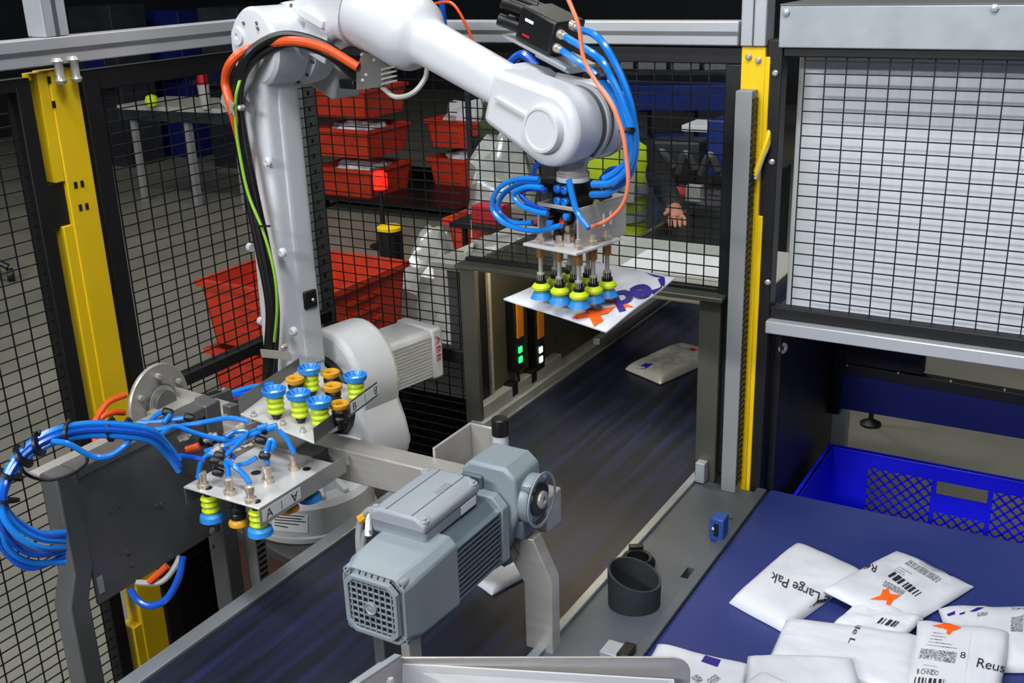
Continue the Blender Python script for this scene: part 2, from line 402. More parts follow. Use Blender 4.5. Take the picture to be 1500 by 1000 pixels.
for i, (dz, mt_) in enumerate(((0, M_YELLOW), (.018, M_YELLOW), (-.02, M_GREYC))):
    o = MB().tube([at(1107, 252 + i * 5, Y=YF - .05), at(1116, 226 + i * 4, Y=YF - .045), at(1125, 200 + i * 6, Y=YF - .03), at(1129, 170 + i * 10, Y=YF + .01)], .006, 8).build('cable', mt_)
    tag(o, ('yellow cable leaving the grey duct, upper of two', 'yellow cable leaving the grey duct, lower of two', 'thin grey cable beside the yellow cables at the duct')[i], 'cable')
# corner post of the fence
t = thing('fence_post', 'grey slotted corner post of the fence behind the robot column', 'post', (XF, YF, 0))
MB().box(XF - .085, XF - .03, YF - .03, YF + .035, 0, 1.96).build('post_face', mat('dark_grey_post', (96, 99, 99), .5, .2), t, .003)
sl = MB(); z = .9
while z < 1.9: sl.box(XF - .034, XF - .0295, YF - .006, YF + .006, z, z + .014); z += .05
sl.build('slot_hole', M_BLACKP, t, kind='stuff')

# ================================================================== conveyors
ZC = .78
t = thing('belt_conveyor', 'long dark belt conveyor running under the gearmotor into the guarded tunnel', 'conveyor', (-1.34, 2.2, 0))
MB().box(-1.675, -.992, .3, 4.7, .72, ZC - .004).build('belt', M_BELT, t, .002)
MB().box(-1.715, -1.672, .3, 2.66, .60, ZC + .004).build('side_rail', M_RAIL, t, .002)
MB().box(-1.715, -1.672, 2.66, 4.7, .60, ZC + .004).build('side_rail', M_RAIL, t, .002)
MB().box(-.994, -.972, .3, 4.7, .60, ZC + .006).build('side_rail', M_RAIL, t, .002)
for y_ in (.6, 2.0, 3.6):
    MB().box(-1.69, -1.65, y_, y_ + .06, 0, .72).build('leg', M_STEELD, t); MB().box(-1.03, -.99, y_, y_ + .06, 0, .72).build('leg', M_STEELD, t)
t = thing('deck_plate', 'grey metal deck plate between the dark belt and the blue belt', 'plate', (-.88, 1.8, ZC))
# deck with two cut-outs
ds = at(1020, 840, Z=ZC); d2 = at(1062, 780, Z=ZC)
def deck(y0, y1, x0, x1): MB().box(x0, x1, y0, y1, .74, ZC - .004).build('sheet', M_DECK, t)
deck(.6, ds.y - .025, -.971, -.806); deck(ds.y - .025, ds.y + .025, -.971, -.826); deck(ds.y + .025, d2.y - .05, -.971, -.806)
deck(d2.y - .05, d2.y + .04, -.971, -.822); deck(d2.y + .04, 2.635, -.971, -.806)
MB().box(-.805, -.777, .6, 2.655, .70, ZC + .002).build('edge_strip', M_DECK, t, .002)
MB().box(-.835, -.8, 2.46, 2.462, ZC - .004, ZC - .0025).build('joint', M_BLACK, t)
t = thing('belt_conveyor', 'wide blue belt conveyor carrying the white mailing bags', 'conveyor', (-.2, 1.8, 0))
MB().box(-.776, .55, .6, 2.67, .70, ZC).build('belt', M_BBELT, t, .012)
MB().box(-.77, .55, .7, 2.6, .4, .70).build('bed', M_DARKM, t)
for y_ in (.9, 2.3):
    MB().box(-.74, -.68, y_, y_ + .06, 0, .4).build('leg', M_STEELD, t); MB().box(.4, .46, y_, y_ + .06, 0, .4).build('leg', M_STEELD, t)
# things on the deck plate
c = at(929, 882, Z=ZC); c.z = ZC - .003
t = thing('dark_collar', 'dark oval cup with slanted open rim on the grey deck plate', 'cup', c)
mb = MB(); n = 36; Ro, Ri = .062, .056
RX, RY = RT.xy.to_3d().normalized(), V((-RT.y, RT.x, 0)).normalized()
def crim(a, r, top):
    x = RX * (r * math.cos(a)) + RY * (r * .86 * math.sin(a))
    zt = .078 - .016 * math.cos(a) + .012 * math.sin(a)
    return c + x + ZZ * (zt if top else 0)
rings = [[crim(2 * math.pi * i / n, Ro * .97, 0) for i in range(n)], [crim(2 * math.pi * i / n, Ro, 1) for i in range(n)], [crim(2 * math.pi * i / n, Ri, 1) for i in range(n)],
         [crim(2 * math.pi * i / n, Ri * .97, 0) + ZZ * .004 for i in range(n)]]
mb.loft(rings).build('shell', M_RUBBER, t)
c2 = at(934, 828, Z=ZC)
t = thing('hose_clamp_ring', 'small black ring lying behind the dark oval cup', 'ring', c2)
MB().lathe(c2, (0, 0, 1), [(.042, -.002), (.044, .012), (.036, .026), (.028, .024), (.026, -.002)], 24, False).build('ring_body', M_BLACKP, t)
MB().obox(c2 + V((-.02, .035, .018)), RX, RY, ZZ, .018, .008, .016).build('lug', M_BLACKP, t, .003)
p = at(1051, 787, Z=ZC)
t = thing('photo_sensor', 'small blue sensor box on the grey deck plate by the blue belt', 'sensor', p)
MB().box(p.x - .018, p.x + .018, p.y - .012, p.y + .03, ZC - .03, ZC + .058).build('case', M_BSENS, t, .003)
MB().box(p.x - .006, p.x + .006, p.y - .0135, p.y - .012, ZC + .01, ZC + .045).build('window', M_BLACKP, t)
MB().lathe((p.x - .008, p.y - .0125, ZC + .03), (0, -1, 0), [(.004, 0), (.003, .002)], 8).build('led', M_LABEL, t)
p = at(905, 955, Z=ZC)
t = thing('small_bracket', 'small pale metal bracket on the deck plate behind the tray edge', 'bracket', p)
MB().box(p.x - .03, p.x + .01, p.y - .03, p.y + .02, ZC - .004, ZC + .012).build('plate', M_GALV, t, .002)
MB().box(p.x + .01, p.x + .035, p.y - .03, p.y + .02, ZC - .004, ZC + .02).build('foot', M_BLACKP, t, .002)

# ================================================================== guarded tunnel over the dark belt
t = thing('tunnel_guard', 'dark stainless tunnel guard where the dark belt passes under the fence', 'guard', (-1.34, 2.66, ZC))
YT = 2.64
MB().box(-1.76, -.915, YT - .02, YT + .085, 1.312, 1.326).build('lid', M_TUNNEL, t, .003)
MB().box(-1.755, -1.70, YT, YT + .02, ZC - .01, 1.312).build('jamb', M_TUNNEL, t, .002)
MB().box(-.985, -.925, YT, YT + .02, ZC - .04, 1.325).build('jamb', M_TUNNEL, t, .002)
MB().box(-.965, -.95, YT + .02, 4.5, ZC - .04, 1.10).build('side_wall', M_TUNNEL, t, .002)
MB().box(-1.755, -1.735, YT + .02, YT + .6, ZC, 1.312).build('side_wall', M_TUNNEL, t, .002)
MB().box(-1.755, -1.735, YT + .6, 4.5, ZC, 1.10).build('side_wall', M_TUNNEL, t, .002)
MB().box(-1.734, -1.728, YT + .06, YT + .105, ZC + .03, 1.30).build('gap_shade_strip', M_BLACK, t)  # black strip painted in where the gap behind the jamb is dark
MB().box(-1.734, -1.722, YT + .11, YT + .125, ZC + .03, 1.30).build('seal_rod', M_STEEL, t)
MB().box(-1.735, -1.685, YT - .005, 4.6, ZC + .005, ZC + .03).build('ledge', M_GALV, t, .002)
MB().box(-1.70, -1.672, YT + .8, 4.6, ZC + .03, ZC + .055).build('guide_strip', M_ALU, t, .002)
MB().box(-1.735, -1.70, YT + .02, YT + .55, ZC + .03, ZC + .075).build('base_trim', M_GALV, t, .002)
for y_ in (YT + .2, YT + .33):
    MB().box(-1.733, -1.698, y_, y_ + .035, ZC + .04, ZC + .085).build('hinge_block', M_BLACKP, t, .002)
MB().box(-.972, -.945, YT - .03, YT, ZC, ZC + .06).build('corner_gusset', M_GALV, t, .002)
for k, (y_, z0_, z1_, m_) in enumerate(((at(762, 520, X=-1.70).y - .03, at(762, 520, X=-1.70).z - .055, at(762, 520, X=-1.70).z + .2, M_BLACKP), (at(792, 520, X=-1.70).y - .03, at(792, 520, X=-1.7).z - .055, at(792, 520, X=-1.7).z + .2, M_BLACKP))):
    s_ = thing('light_curtain_head', ('orange and black sensor housing with green light inside the tunnel, nearer one', 'orange and black sensor housing with white lights inside the tunnel, farther one')[k], 'sensor', (-1.7, y_, z0_))
    MB().box(-1.732, -1.70, y_, y_ + .06, z0_, z1_).build('case', m_, s_, .003)
    MB().box(-1.7, -1.693, y_ + .008, y_ + .048, z0_ + .12, z1_).build('cover', M_OSENS, s_, .002)
    for q in range(2):
        MB().box(-1.70, -1.697, y_ + .02, y_ + .04, z0_ + .03 + q * .035, z0_ + .05 + q * .035).build('indicator_light', M_GREENLED if k == 0 else M_WLED, s_)
    MB().tube([(-1.71, y_ + .03, z0_), (-1.705, y_ + .02, z0_ - .06), (-1.71, y_ - .02, ZC + .035)], .005).build('cable', M_BLACKP, s_)

ls_ = thing('tunnel_fill_lamp', 'added warm lamp strip hidden behind the lid to brighten the belt tunnel', 'lamp', (-1.35, 2.715, 1.29))  # added lamp, out of view behind the lid, brightens the tunnel
MB().box(-1.70, -1.0, 2.705, 2.725, 1.297, 1.311).build('housing', M_ALU, ls_, .002)
MB().box(-1.69, -1.01, 2.707, 2.723, 1.294, 1.297).build('diffuser', mat('warm_fill', (255, 232, 180), .4, 0, .02, 5, emit=48.0), ls_)
# ================================================================== robot
rb = thing('industrial_robot', 'white six axis industrial robot arm reaching over the dark belt', 'robot', F(0, 0, .65))
pl = thing('robot_pedestal', 'dark pedestal with a grey top plate under the robot base', 'pedestal', F(0, 0, 0))
MB().obox(F(0, .03, .31), A, B, ZZ, .21, .22, .31).build('column', M_BROWNP, pl, .004)
MB().obox(F(0, .03, .634), A, B, ZZ, .235, .24, .014).build('top_plate', M_STEELD, pl, .003)
R_ = .185
bp = MB().lathe(F(0, 0, .648), ZZ, [(R_, 0), (R_ + .006, .004), (R_ + .006, .018), (R_, .022), (R_, .105), (R_ - .012, .122), (.135, .128), (.125, .155), (.12, .16)], 48).build('base', M_ROBOTG, rb)
for k in range(14):
    a = k / 14 * 2 * math.pi; d = A * math.cos(a) + B * math.sin(a); e = -A * math.sin(a) + B * math.cos(a)
    MB().prism([F(0, 0, .772) + d * .12 - e * .009, F(0, 0, .772) + d * .172 - e * .009, F(0, 0, .775) + d * .17 - e * .009 + ZZ * .008, F(0, 0, .80) + d * .135 - e * .009, F(0, 0, .81) + d * .12 - e * .009], e * .018).build('base_rib', M_ROBOTG, bp, .002)
# type label on the base
def on_base(px, py):
    r = ray(px, py); o = F(0, 0, 0) - CAM; dx, dy = r.x, r.y; a_ = dx * dx + dy * dy; b_ = -2 * (o.x * dx + o.y * dy); c_ = o.x ** 2 + o.y ** 2 - (R_ + .0015) ** 2
    k = (-b_ - math.sqrt(max(0, b_ * b_ - 4 * a_ * c_))) / (2 * a_); return CAM + r * k
mb = MB(); rows = []
for v_ in (0, 1): rows.append([on_base(399 + i * 52 / 8, 749 + v_ * 27 + i * .6) for i in range(9)])
mb.add(rows[0] + rows[1], [(i, i + 1, 9 + i + 1, 9 + i) for i in range(8)])
tl = mb.build('type_label', M_LABEL, bp)
mb = MB()
for k in range(5):
    w0 = 402; w1 = 402 + (44, 40, 46, 36, 20)[k]; y_ = 752 + k * 4
    q = [on_base(w0 + (w1 - w0) * i / 6, y_ + i * .6) for i in range(7)]; q2 = [on_base(w0 + (w1 - w0) * i / 6, y_ + 1.6 + i * .6) for i in range(7)]
    n_ = (CAM - q[0]).normalized() * .001
    mb.add([x + n_ for x in q] + [x + n_ for x in q2], [(i, i + 1, 8 + i, 7 + i) for i in range(6)])
mb.build('printed_lines', M_INK, bp)
# turret
tr = MB(); tr.loft([ring(F(.0, 0, .80), A, B, .125, .125, 2), ring(F(.0, .0, .84), A, B, .13, .13, 2.4), ring(F(.02, .05, .90), A, B, .13, .16, 3)]).build('turret', M_ROBOTG, rb)
hz = []
JZ = 1.0
def sidehousing(b0, b1, k=1.0):
    poly = []
    for i in range(25):
        a = math.radians(-20 + i * 220 / 24); poly.append((.02 + .165 * k * math.cos(a), JZ + .04 + .185 * k * math.sin(a)))
    poly += [(-.12 * k, .90), (-.10, .80), (.20 * k, .80), (.225 * k, .86), (.205 * k, .93)]
    return MB().prism([F(s_, b0, z_) for s_, z_ in poly], B * (b1 - b0))
sidehousing(.085, .24, .88).build('shoulder_housing', M_ROBOTG, rb, .018, seg=3)
MB().lathe(F(.01, .07, JZ), B, [(.12, 0), (.125, .01), (.125, .03)], 40).build('shoulder_ring', M_BLACKP, rb)
# counterweight-side motor, finned
mo = F(.02, .24, JZ + .03)
mm = MB().obox(F(.02, .345, JZ + .045), A, B, ZZ, .075, .105, .075).build('axis_motor', M_ROBOTG, rb, .012)
fn = MB()
for k in range(13):
    z_ = JZ - .022 + k * .0105
    fn.obox(F(.02 + .0765, .335, z_), A, B, ZZ, .003, .09, .0028)
    if k < 11: fn.obox(F(-.04 + k * .0105, .335, JZ + .1215), A, B, ZZ, .0028, .09, .003)
fn.build('cooling_fins', M_ROBOTG, mm)
ec = MB().obox(F(.02, .450, JZ + .045), A, B, ZZ, .082, .022, .082).build('motor_end_cap', M_ROBOT, mm, .008)
lettering('maker_lettering', 'ABB', M_RED, ec, flat_fn(F(.1025, .443, JZ + .105), V((0, 0, -.085)), B * .017, .001))
# lower arm
sec = [(.95, .0, .10, .075), (1.02, .0, .085, .07), (1.10, .0, .070, .062), (1.35, -.003, .063, .058), (1.65, 0, .06, .055), (1.85, 0, .06, .053), (1.93, .004, .066, .053), (2.0, .02, .07, .053)]
mb = MB(); mb.loft([ring(F(so, -.01, z_), A, B, ha, hb, 7, 40) for (z_, so, ha, hb) in sec])
la = mb.build('lower_arm', M_ROBOT, rb, ang=28)
MB().lathe(F(.0, -.085, JZ), B, [(.06, 0), (.105, .008), (.112, .03), (.112, .15)], 40).build('shoulder_joint', M_ROBOT, rb)
# raised seam strip on the front corner
MB().loft([ring(F(.055 + (.006 if z_ < 1.3 else 0), .012, z_), A, B, .012, .032, 6, 16) for z_ in (1.14, 1.4, 1.9)]).build('side_panel', M_ROBOTG, la, .002)
for px, py in ((393, 237), (414, 370), (430, 485)):
    p = atF(px, py, -.068); MB().lathe(p + B * .004, -B, [(.013, 0), (.013, .008), (.009, .013), (.004, .013), (.003, .009)], 14).build('boss', M_ROBOT, la)
for px, py in ((367, 362), (383, 470)):
    p = atF(px, py, -.05); MB().lathe(p, -A, [(.012, -.01), (.012, .006), (.006, .012)], 14).build('boss', M_ROBOT, la)
p = atF(467, 445, .0); pz = p.z
MB().obox(F(.070, .012, pz), A, B, ZZ, .006, .022, .026).build('access_cover', M_BLACKP, la, .005)
MB().lathe(F(.076, .018, pz - .002), A, [(.005, 0), (.003, .003)], 10).build('cover_screw', M_STEEL, la)
# elbow: head of the lower arm, joint ring, upper arm housing
JE = 2.0; SE = .035
MB().lathe(F(SE, -.065, JE), B, [(.07, 0), (.090, .004), (.098, .014), (.098, .105), (.09, .112)], 44).build('elbow_head', M_ROBOT, rb)
eh = MB().lathe(F(SE, .05, JE), B, [(.09, 0), (.104, .008), (.106, .03), (.102, .075), (.09, .08)], 44).build('elbow_ring', M_ROBOT, rb)
for k in range(14):
    a = k / 14 * 2 * math.pi; d = A * math.cos(a) + ZZ * math.sin(a)
    MB().lathe(F(SE, .05, JE) + d * .097 + B * .004, -B, [(.005, -.003), (.005, .003), (.003, .004)], 8).build('ring_bolt', M_STEELD, eh)
for k, (px, py) in enumerate(((357, 34), (376, 34), (378, 42))):
    p = atF(px, py, -.066); MB().lathe(p, -B, [(.005, 0), (.004, .003), (.002, .001)], 8).build('cap_screw', M_STEELD, rb)
p = atF(349, 53, -.066); MB().lathe(p, -B, [(.024, -.004), (.022, .006), (.008, .006), (.006, .001)], 16).build('cap_boss', M_ROBOT, rb)
# grey drive castings under the upper arm
for px, py, b_, hx_, hz_ in ((452, 92, .17, .05, .05), (492, 112, .19, .055, .042)):
    q = atF(px, py, b_); MB().obox(q, A - ZZ * .35, B, ZZ + A * .35, hx_, .05, hz_).build('wrist_motor', M_ROBOTG, rb, .012)
q = atF(520, 122, .17); MB().obox(q, A, B, ZZ, .03, .03, .012).build('motor_plug', M_BLACKP, rb, .004)
# forearm axis
def FA(s_): return 2.195 - .362 * s_
ax = (F(1, .1, FA(1)) - F(0, .1, FA(0))).normalized(); nx = B.cross(ax).normalized()
if nx.z < 0: nx = -nx
def fp(s_): return F(s_, .1, FA(s_))
uh = MB(); uh.loft([ring(F(.02, .13, JE + .03), B, nx, .075, .09, 4, 36), ring(F(.12, .125, JE + .055), B, nx, .075, .085, 5, 36), ring(fp(.27), B, nx, .08, .088, 4, 36), ring(fp(.30), B, nx, .092, .096, 2.4, 36)])
uho = uh.build('upper_arm_housing', M_ROBOT, rb)
MB().obox(F(.17, .04, JE + .068), ax, B, nx, .05, .02, .012).build('housing_web', M_ROBOT, uho, .004)
MB().obox(F(.17, .04, JE - .012), ax, B, nx, .05, .02, .014).build('housing_web', M_ROBOT, uho, .004)
MB().obox(F(.17, .046, JE + .03), ax, B, nx, .045, .012, .03).build('housing_pocket', M_ROBOTG, uho, .002)
MB().lathe(F(.2, .018, JE + .0), -B, [(.012, -.01), (.012, .004), (.008, .008)], 12).build('housing_bolt', M_STEEL, uho)
fa = MB(); fa.loft([ring(fp(s_), B, nx, r1, r2, e_, 40) for s_, r1, r2, e_ in ((.295, .082, .085, 2), (.30, .088, .092, 2), (.335, .091, .095, 2), (.34, .088, .092, 2), (.445, .088, .092, 2), (.47, .082, .085, 2.0), (.488, .070, .071, 2.1), (.498, .058, .058, 2.3), (.515, .052, .052, 2.6), (.55, .0495, .050, 2.9), (.74, .048, .046, 3.2), (.765, .05, .048, 3.2))])
fao = fa.build('forearm', M_ROBOT, rb)
MB().lathe(fp(.445) - nx * .085, -nx, [(.014, -.02), (.014, .004), (.006, .008)], 12).build('drain_plug', M_STEEL, fao)
# wrist
WS, WZ = .935, 1.858
wc = F(WS, .1, WZ)
def slab(b0, b1, r, root, bev, s0=.77):
    p0 = fp(s0) - B * .1; dirv = (F(WS, 0, WZ) - p0).normalized(); nn = B.cross(dirv).normalized()
    if nn.z < 0: nn = -nn
    c_ = F(WS, 0, WZ); pts = [p0 - nn * root, ]
    a0 = -math.pi / 2; 
    for i in range(29):
        a = -math.pi / 2 + math.pi * i / 28; pts.append(c_ + dirv * (r * math.cos(a)) + nn * (r * math.sin(a)))
    pts.append(p0 + nn * root)
    return MB().prism([q + B * b0 for q in pts], B * (b1 - b0))
wr = slab(.012, .112, .081, .06, .02).build('wrist_housing', M_ROBOT, rb, .016, seg=3)
slab(.142, .192, .083, .05, .02, .80).build('wrist_rear_housing', M_ROBOT, rb, .014, seg=3)
MB().loft([ring(fp(.752), B, nx, .05, .047, 3.2, 40), ring(fp(.765), B, nx, .066, .062, 4, 40), ring(fp(.80) + B * .0, B, nx, .080, .064, 5, 40), ring(fp(.83), B, nx, .084, .058, 5, 40)]).build('wrist_collar', M_ROBOT, rb)
MB().lathe(F(WS, .108, WZ), B, [(.078, 0), (.078, .036)], 44).build('wrist_gap_ring', M_STEELD, rb)
MB().lathe(F(WS, .118, WZ), B, [(.0835, 0), (.0835, .009)], 44).build('wrist_ring', M_ROBOTG, rb)
MB().lathe(F(WS, .012, WZ), -B, [(.05, -.01), (.05, .012), (.047, .018), (.041, .0185), (.040, .0165), (.0, .0165)], 44).build('wrist_cap', M_ROBOT, wr)
mb = MB(); mb.beam(F(.80, .010, WZ + .055), F(WS - .02, .010, WZ + .012), .006, .010, B); mb.build('wrist_groove', M_ROBOTG, wr)
MB().lathe(F(WS, .192, WZ), B, [(.086, -.002), (.080, .012), (.03, .016)], 44).build('wrist_rear_cap', M_ROBOT, wr)
FX = F(WS, .1, 0)
fl_ = MB().lathe(FX + ZZ * 1.79, -ZZ, [(.045, 0), (.045, .008), (.034, .010), (.034, .018), (.030, .020), (.030, .034), (.036, .036), (.036, .044)], 36).build('tool_flange', M_STEEL, rb)
MB().lathe(FX + ZZ * 1.748, -ZZ, [(.034, 0), (.036, .003), (.036, .012), (.032, .014)], 36).build('flange_collar', M_ROBOT, fl_)
# dress pack cables along the arm
cb = thing('robot_cable_bundle', 'bundle of orange, black and green-striped cables looping down the robot column', 'cables', atF(345, 150, -.1))
arc = [(392, 560), (398, 510), (402, 450), (388, 370), (370, 290), (355, 215), (345, 160), (340, 120), (352, 88), (385, 66), (430, 62), (480, 82), (522, 110)]
def cable(pts, b, r, m_, nm='cable', arcb=None):
    return MB().tube([atF(x, y, (b if i < 6 or arcb is None else arcb) if i < 9 else (arcb or b) + (i - 8) * .045) for i, (x, y) in enumerate(pts)], r, 10).build(nm, m_, cb)
cable([(390, 562), (392, 520), (395, 450), (381, 370), (365, 290), (351, 215), (343, 160), (345, 120), (362, 88), (395, 62), (430, 55), (480, 72), (520, 104)], -.092, .0125, M_BLACKP)
cable([(400, 562), (401, 520), (403, 450), (391, 370), (374, 290), (359, 215), (350, 160), (352, 122), (368, 90), (402, 68), (436, 62), (486, 82), (522, 114)], -.105, .0125, M_BLACKP)
cable([(394, 562), (397, 520), (399, 450), (386, 370), (369, 290), (354, 215), (347, 160), (348, 121), (362, 82), (395, 57), (430, 52), (476, 66), (518, 96)], -.12, .0115, M_BLACKP)
cable([(391, 572), (393, 540), (399, 500), (394, 420), (379, 340), (362, 250), (341, 165), (330, 120), (341, 88), (370, 70), (425, 60), (475, 70), (524, 98)], -.085, .0115, M_ORANGE, 'cable', -.135)
cable([(402, 500), (406, 450), (402, 400), (386, 340), (364, 285), (351, 225), (346, 190), (345, 160), (348, 130), (362, 96), (395, 68), (430, 60), (480, 80)], -.135, .004, M_GY)
p = atF(345, 150, -.1)
k_ = MB(); k_.beam(atF(325, 142, -.145), atF(341, 160, -.145), .003, .03); k_.beam(atF(341, 160, -.145), atF(358, 150, -.06), .003, .03); k_.build('cable_clamp', M_STEEL, cb)
k_ = MB(); k_.beam(atF(383, 517, -.135), atF(424, 521, -.135), .004, .022); k_.build('cable_clamp', M_STEEL, cb)
for px, py in ((415, 508), (352, 158)):
    MB().lathe(atF(px, py, -.135), -B, [(.007, -.01), (.007, .004), (.003, .007)], 8).build('clamp_bolt', M_STEEL, cb)
k_ = MB(); k_.tube([atF(372, 331, -.14), atF(395, 331, -.14)], .003, 6, 1); k_.build('cable_tie', M_BLACKP, cb)
t = thing('cable_bracket', 'dark grey sheet metal cable bracket hanging under the upper arm', 'bracket', atF(540, 110, .06))
bb = .05
MB().prism([atF(x, y, bb) for x, y in ((522, 104), (522, 132), (558, 127), (574, 118), (570, 98), (548, 82), (530, 76))], B * .006).build('plate', M_STEELD, t)
for q in range(4):
    MB().beam(atF(560, 102 + q * 7, bb - .002), atF(580, 97 + q * 7, bb - .002), .004, .008, B).build('comb_tooth', M_STEEL, t)
MB().tube([atF(560, 128, .06), atF(580, 142, .06), atF(605, 136, .06), atF(622, 116, .08), atF(626, 98, .09)], .006).build('grey_cable', M_GREYC, t)
for px, py in ((530, 80), (548, 88), (536, 110), (531, 118)):
    MB().lathe(atF(px, py, bb), -B, [(.005, 0), (.003, .003)], 8).build('bolt', M_STEEL, t)
# ================================================================== valve block on the forearm
e1 = ax; e2 = nx
vc = atF(806, 42, .15)
t = thing('valve_block', 'black vacuum valve block with silencers mounted above the robot wrist', 'valve', vc)
MB().obox(vc, e1, B, e2, .052, .05, .036).build('body', M_BLACKP, t, .006)
MB().obox(vc - e2 * .044 + e1 * .01, e1, B, e2, .095, .05, .003).build('mount_plate', M_GALV, t, .001)
MB().obox(vc + e1 * .05 - e2 * .052, e1, B, e2, .05, .03, .008).build('mount_foot', M_GALV, t, .002)
for k, (db, dn) in enumerate(((-.03, .022), (-.03, -.016), (.0, .03), (.0, -.02), (.03, .02))):
    sgn = vc - e1 * .05 + B * db + e2 * dn
    o = MB().lathe(sgn, -e1 - B * .65 + ZZ * .1, [(.013, 0), (.013, .036), (.0135, .038), (.0135, .056), (.011, .058), (.007, .058), (.006, .05)], 16).build('silencer', M_BLACKP, t)
VF = []
for k, (db, dn) in enumerate(((-.034, -.018), (-.034, .012), (.0, .028))):
    VF.append(vc + e1 * .07 + B * db + e2 * dn)
    MB().lathe(vc + e1 * .05 + B * db + e2 * dn, e1, [(.010, 0), (.010, .012), (.008, .014), (.008, .022)], 12).build('fitting', M_BRASS, t)
MB().obox(vc - e1 * .02 - B * .0505 + e2 * .012, e1, B, e2, .012, .0008, .003).build('maker_plate', M_LABEL, t)
MB().obox(vc - e1 * .02 - B * .0505 - e2 * .02, e1, B, e2, .010, .0008, .002).build('maker_plate', M_RED, t)
# ================================================================== picking gripper
g = thing('vacuum_gripper', 'multi cup vacuum gripper hanging from the robot wrist with coiled blue hoses', 'gripper', FX + ZZ * 1.735)
GX, GY = A, B
def G(a_, b_, z_): return FX + A * a_ + B * b_ + ZZ * z_
MB().obox(G(0, 0, 1.702), A, B, ZZ, .030, .034, .034).build('manifold', M_BLACKP, g, .004)
for k in range(2):
    for q in range(2):
        MB().lathe(G(-.012 + k * .02, -.034, 1.722 - q * .026), -B, [(.009, 0), (.009, .008), (.006, .010), (.004, .006)], 14).build('port', M_HOSE, g)
MB().obox(G(-.062, .01, 1.715), A, B, ZZ, .03, .018, .016).build('ejector', M_BLACKP, g, .005)
MB().obox(G(-.05, .03, 1.69), A, B, ZZ, .022, .02, .014).build('ejector', M_BLACKP, g, .005)
MB().obox(G(.06, .02, 1.715), A, B, ZZ, .02, .018, .016).build('ejector', M_BLACKP, g, .005)
# stainless frame: two side plates, top, base plate
MB().obox(G(.055, .03, 1.645), A, B, ZZ, .0025, .085, .045).build('side_plate', M_STEEL, g, .001)
MB().obox(G(-.055, .03, 1.645), A, B, ZZ, .0025, .085, .045).build('side_plate', M_STEEL, g, .001)
MB().obox(G(0, .075, 1.689), A, B, ZZ, .0575, .04, .0025).build('top_plate', M_STEEL, g, .001)
MB().obox(G(0, -.052, 1.687), A, B, ZZ, .0575, .003, .004).build('front_bar', M_STEEL, g, .001)
for k, (a_, b_, z_) in enumerate(((-.035, -.035, 1.672), (-.03, -.03, 1.645), (.022, -.035, 1.668), (.0, -.02, 1.652), (.035, -.01, 1.66), (-.04, .01, 1.66))):
    MB().lathe(G(a_, b_, z_), -B - A * .2, [(.010, -.012), (.012, -.006), (.012, .010), (.008, .014)], 12).build('push_fitting', M_BLACKP, g)
    MB().lathe(G(a_, b_, z_) - B * .014, -B - A * .2, [(.008, 0), (.008, .006), (.005, .007)], 12).build('fitting_collet', M_HOSE if k % 3 else M_ORANGE, g)
MB().obox(G(-.0, -.005, 1.600), A, B, ZZ, .075, .08, .003).build('base_plate', M_STEEL_LIT, g, .001)
for q in (-1, 1): MB().obox(G(.0585, .045 + q * .012, 1.65), A, B, ZZ, .002, .0025, .014).build('slot', M_LABEL, g)
for k in range(6):
    MB().lathe(G(-.03 + (k % 3) * .03, -.02 + (k // 3) * .05, 1.603), ZZ, [(.009, 0), (.009, .02), (.006, .022), (.006, .06)], 10).build('coupling', M_BRASS if k % 2 else M_BLACKP, g)
# suction cup meshes (local, pointing +Z)
def cupmeshes():
    r = []
    b = MB().lathe((0, 0, 0), ZZ, [(.010, 0), (.016, .003), (.021, .009), (.021, .014), (.016, .019), (.014, .021)], 20).mesh('suction_cup', M_LIME)
    l = MB().lathe((0, 0, 0), ZZ, [(.014, .019), (.018, .024), (.0235, .034), (.0245, .036), (.021, .034), (.012, .026)], 20, False).mesh('cup_lip', M_CUPB)
    r.append((b, l))
    b = MB().lathe((0, 0, 0), ZZ, [(.012, 0), (.019, .004), (.021, .008), (.019, .012), (.0175, .014), (.0195, .018), (.021, .022), (.019, .026), (.0175, .028), (.0195, .032), (.021, .036), (.019, .041), (.016, .044)], 22).mesh('suction_cup', M_LIME)
    l = MB(); l.lathe((0, 0, 0), ZZ, [(.016, .042), (.021, .044), (.0265, .049), (.0285, .061), (.027, .062), (.024, .058), (.014, .051), (.006, .050), (.0, .050)], 24)
    l = l.mesh('cup_lip', M_CUPB); r.append((b, l))
    b = MB().lathe((0, 0, 0), ZZ, [(.014, 0), (.018, .004), (.019, .010), (.016, .015), (.019, .020), (.019, .027), (.016, .031)], 20).mesh('suction_cup', M_BLACKP)
    l = MB().lathe((0, 0, 0), ZZ, [(.014, .029), (.019, .033), (.023, .039), (.023, .045), (.019, .047), (.009, .044), (.007, .036)], 22, False).mesh('cup_lip', M_AMBER)
    r.append((b, l)); return r
CUPS = cupmeshes()
m_rib = MB()
for k in range(12):
    a = k / 12 * 2 * math.pi; d = V((math.cos(a), math.sin(a), 0)); e = V((-d.y, d.x, 0))
    m_rib.add([d * .016 + ZZ * .0535 - e * .001, d * .016 + ZZ * .0535 + e * .001, d * .025 + ZZ * .0615 + e * .0018, d * .025 + ZZ * .0615 - e * .0018], [(0, 1, 2, 3)])
m_rib = m_rib.mesh('lip_ribs', M_HOSED)
m_disc = MB().lathe((0, 0, .0508), ZZ, [(.009, 0), (.009, .0012), (.0, .0012)], 16).mesh('cup_filter', M_LABEL)
m_stem = MB().lathe((0, 0, 0), ZZ, [(.009, -.018), (.009, -.006), (.0125, -.006), (.0125, .001)], 14).mesh('cup_stem', M_BLACKP)
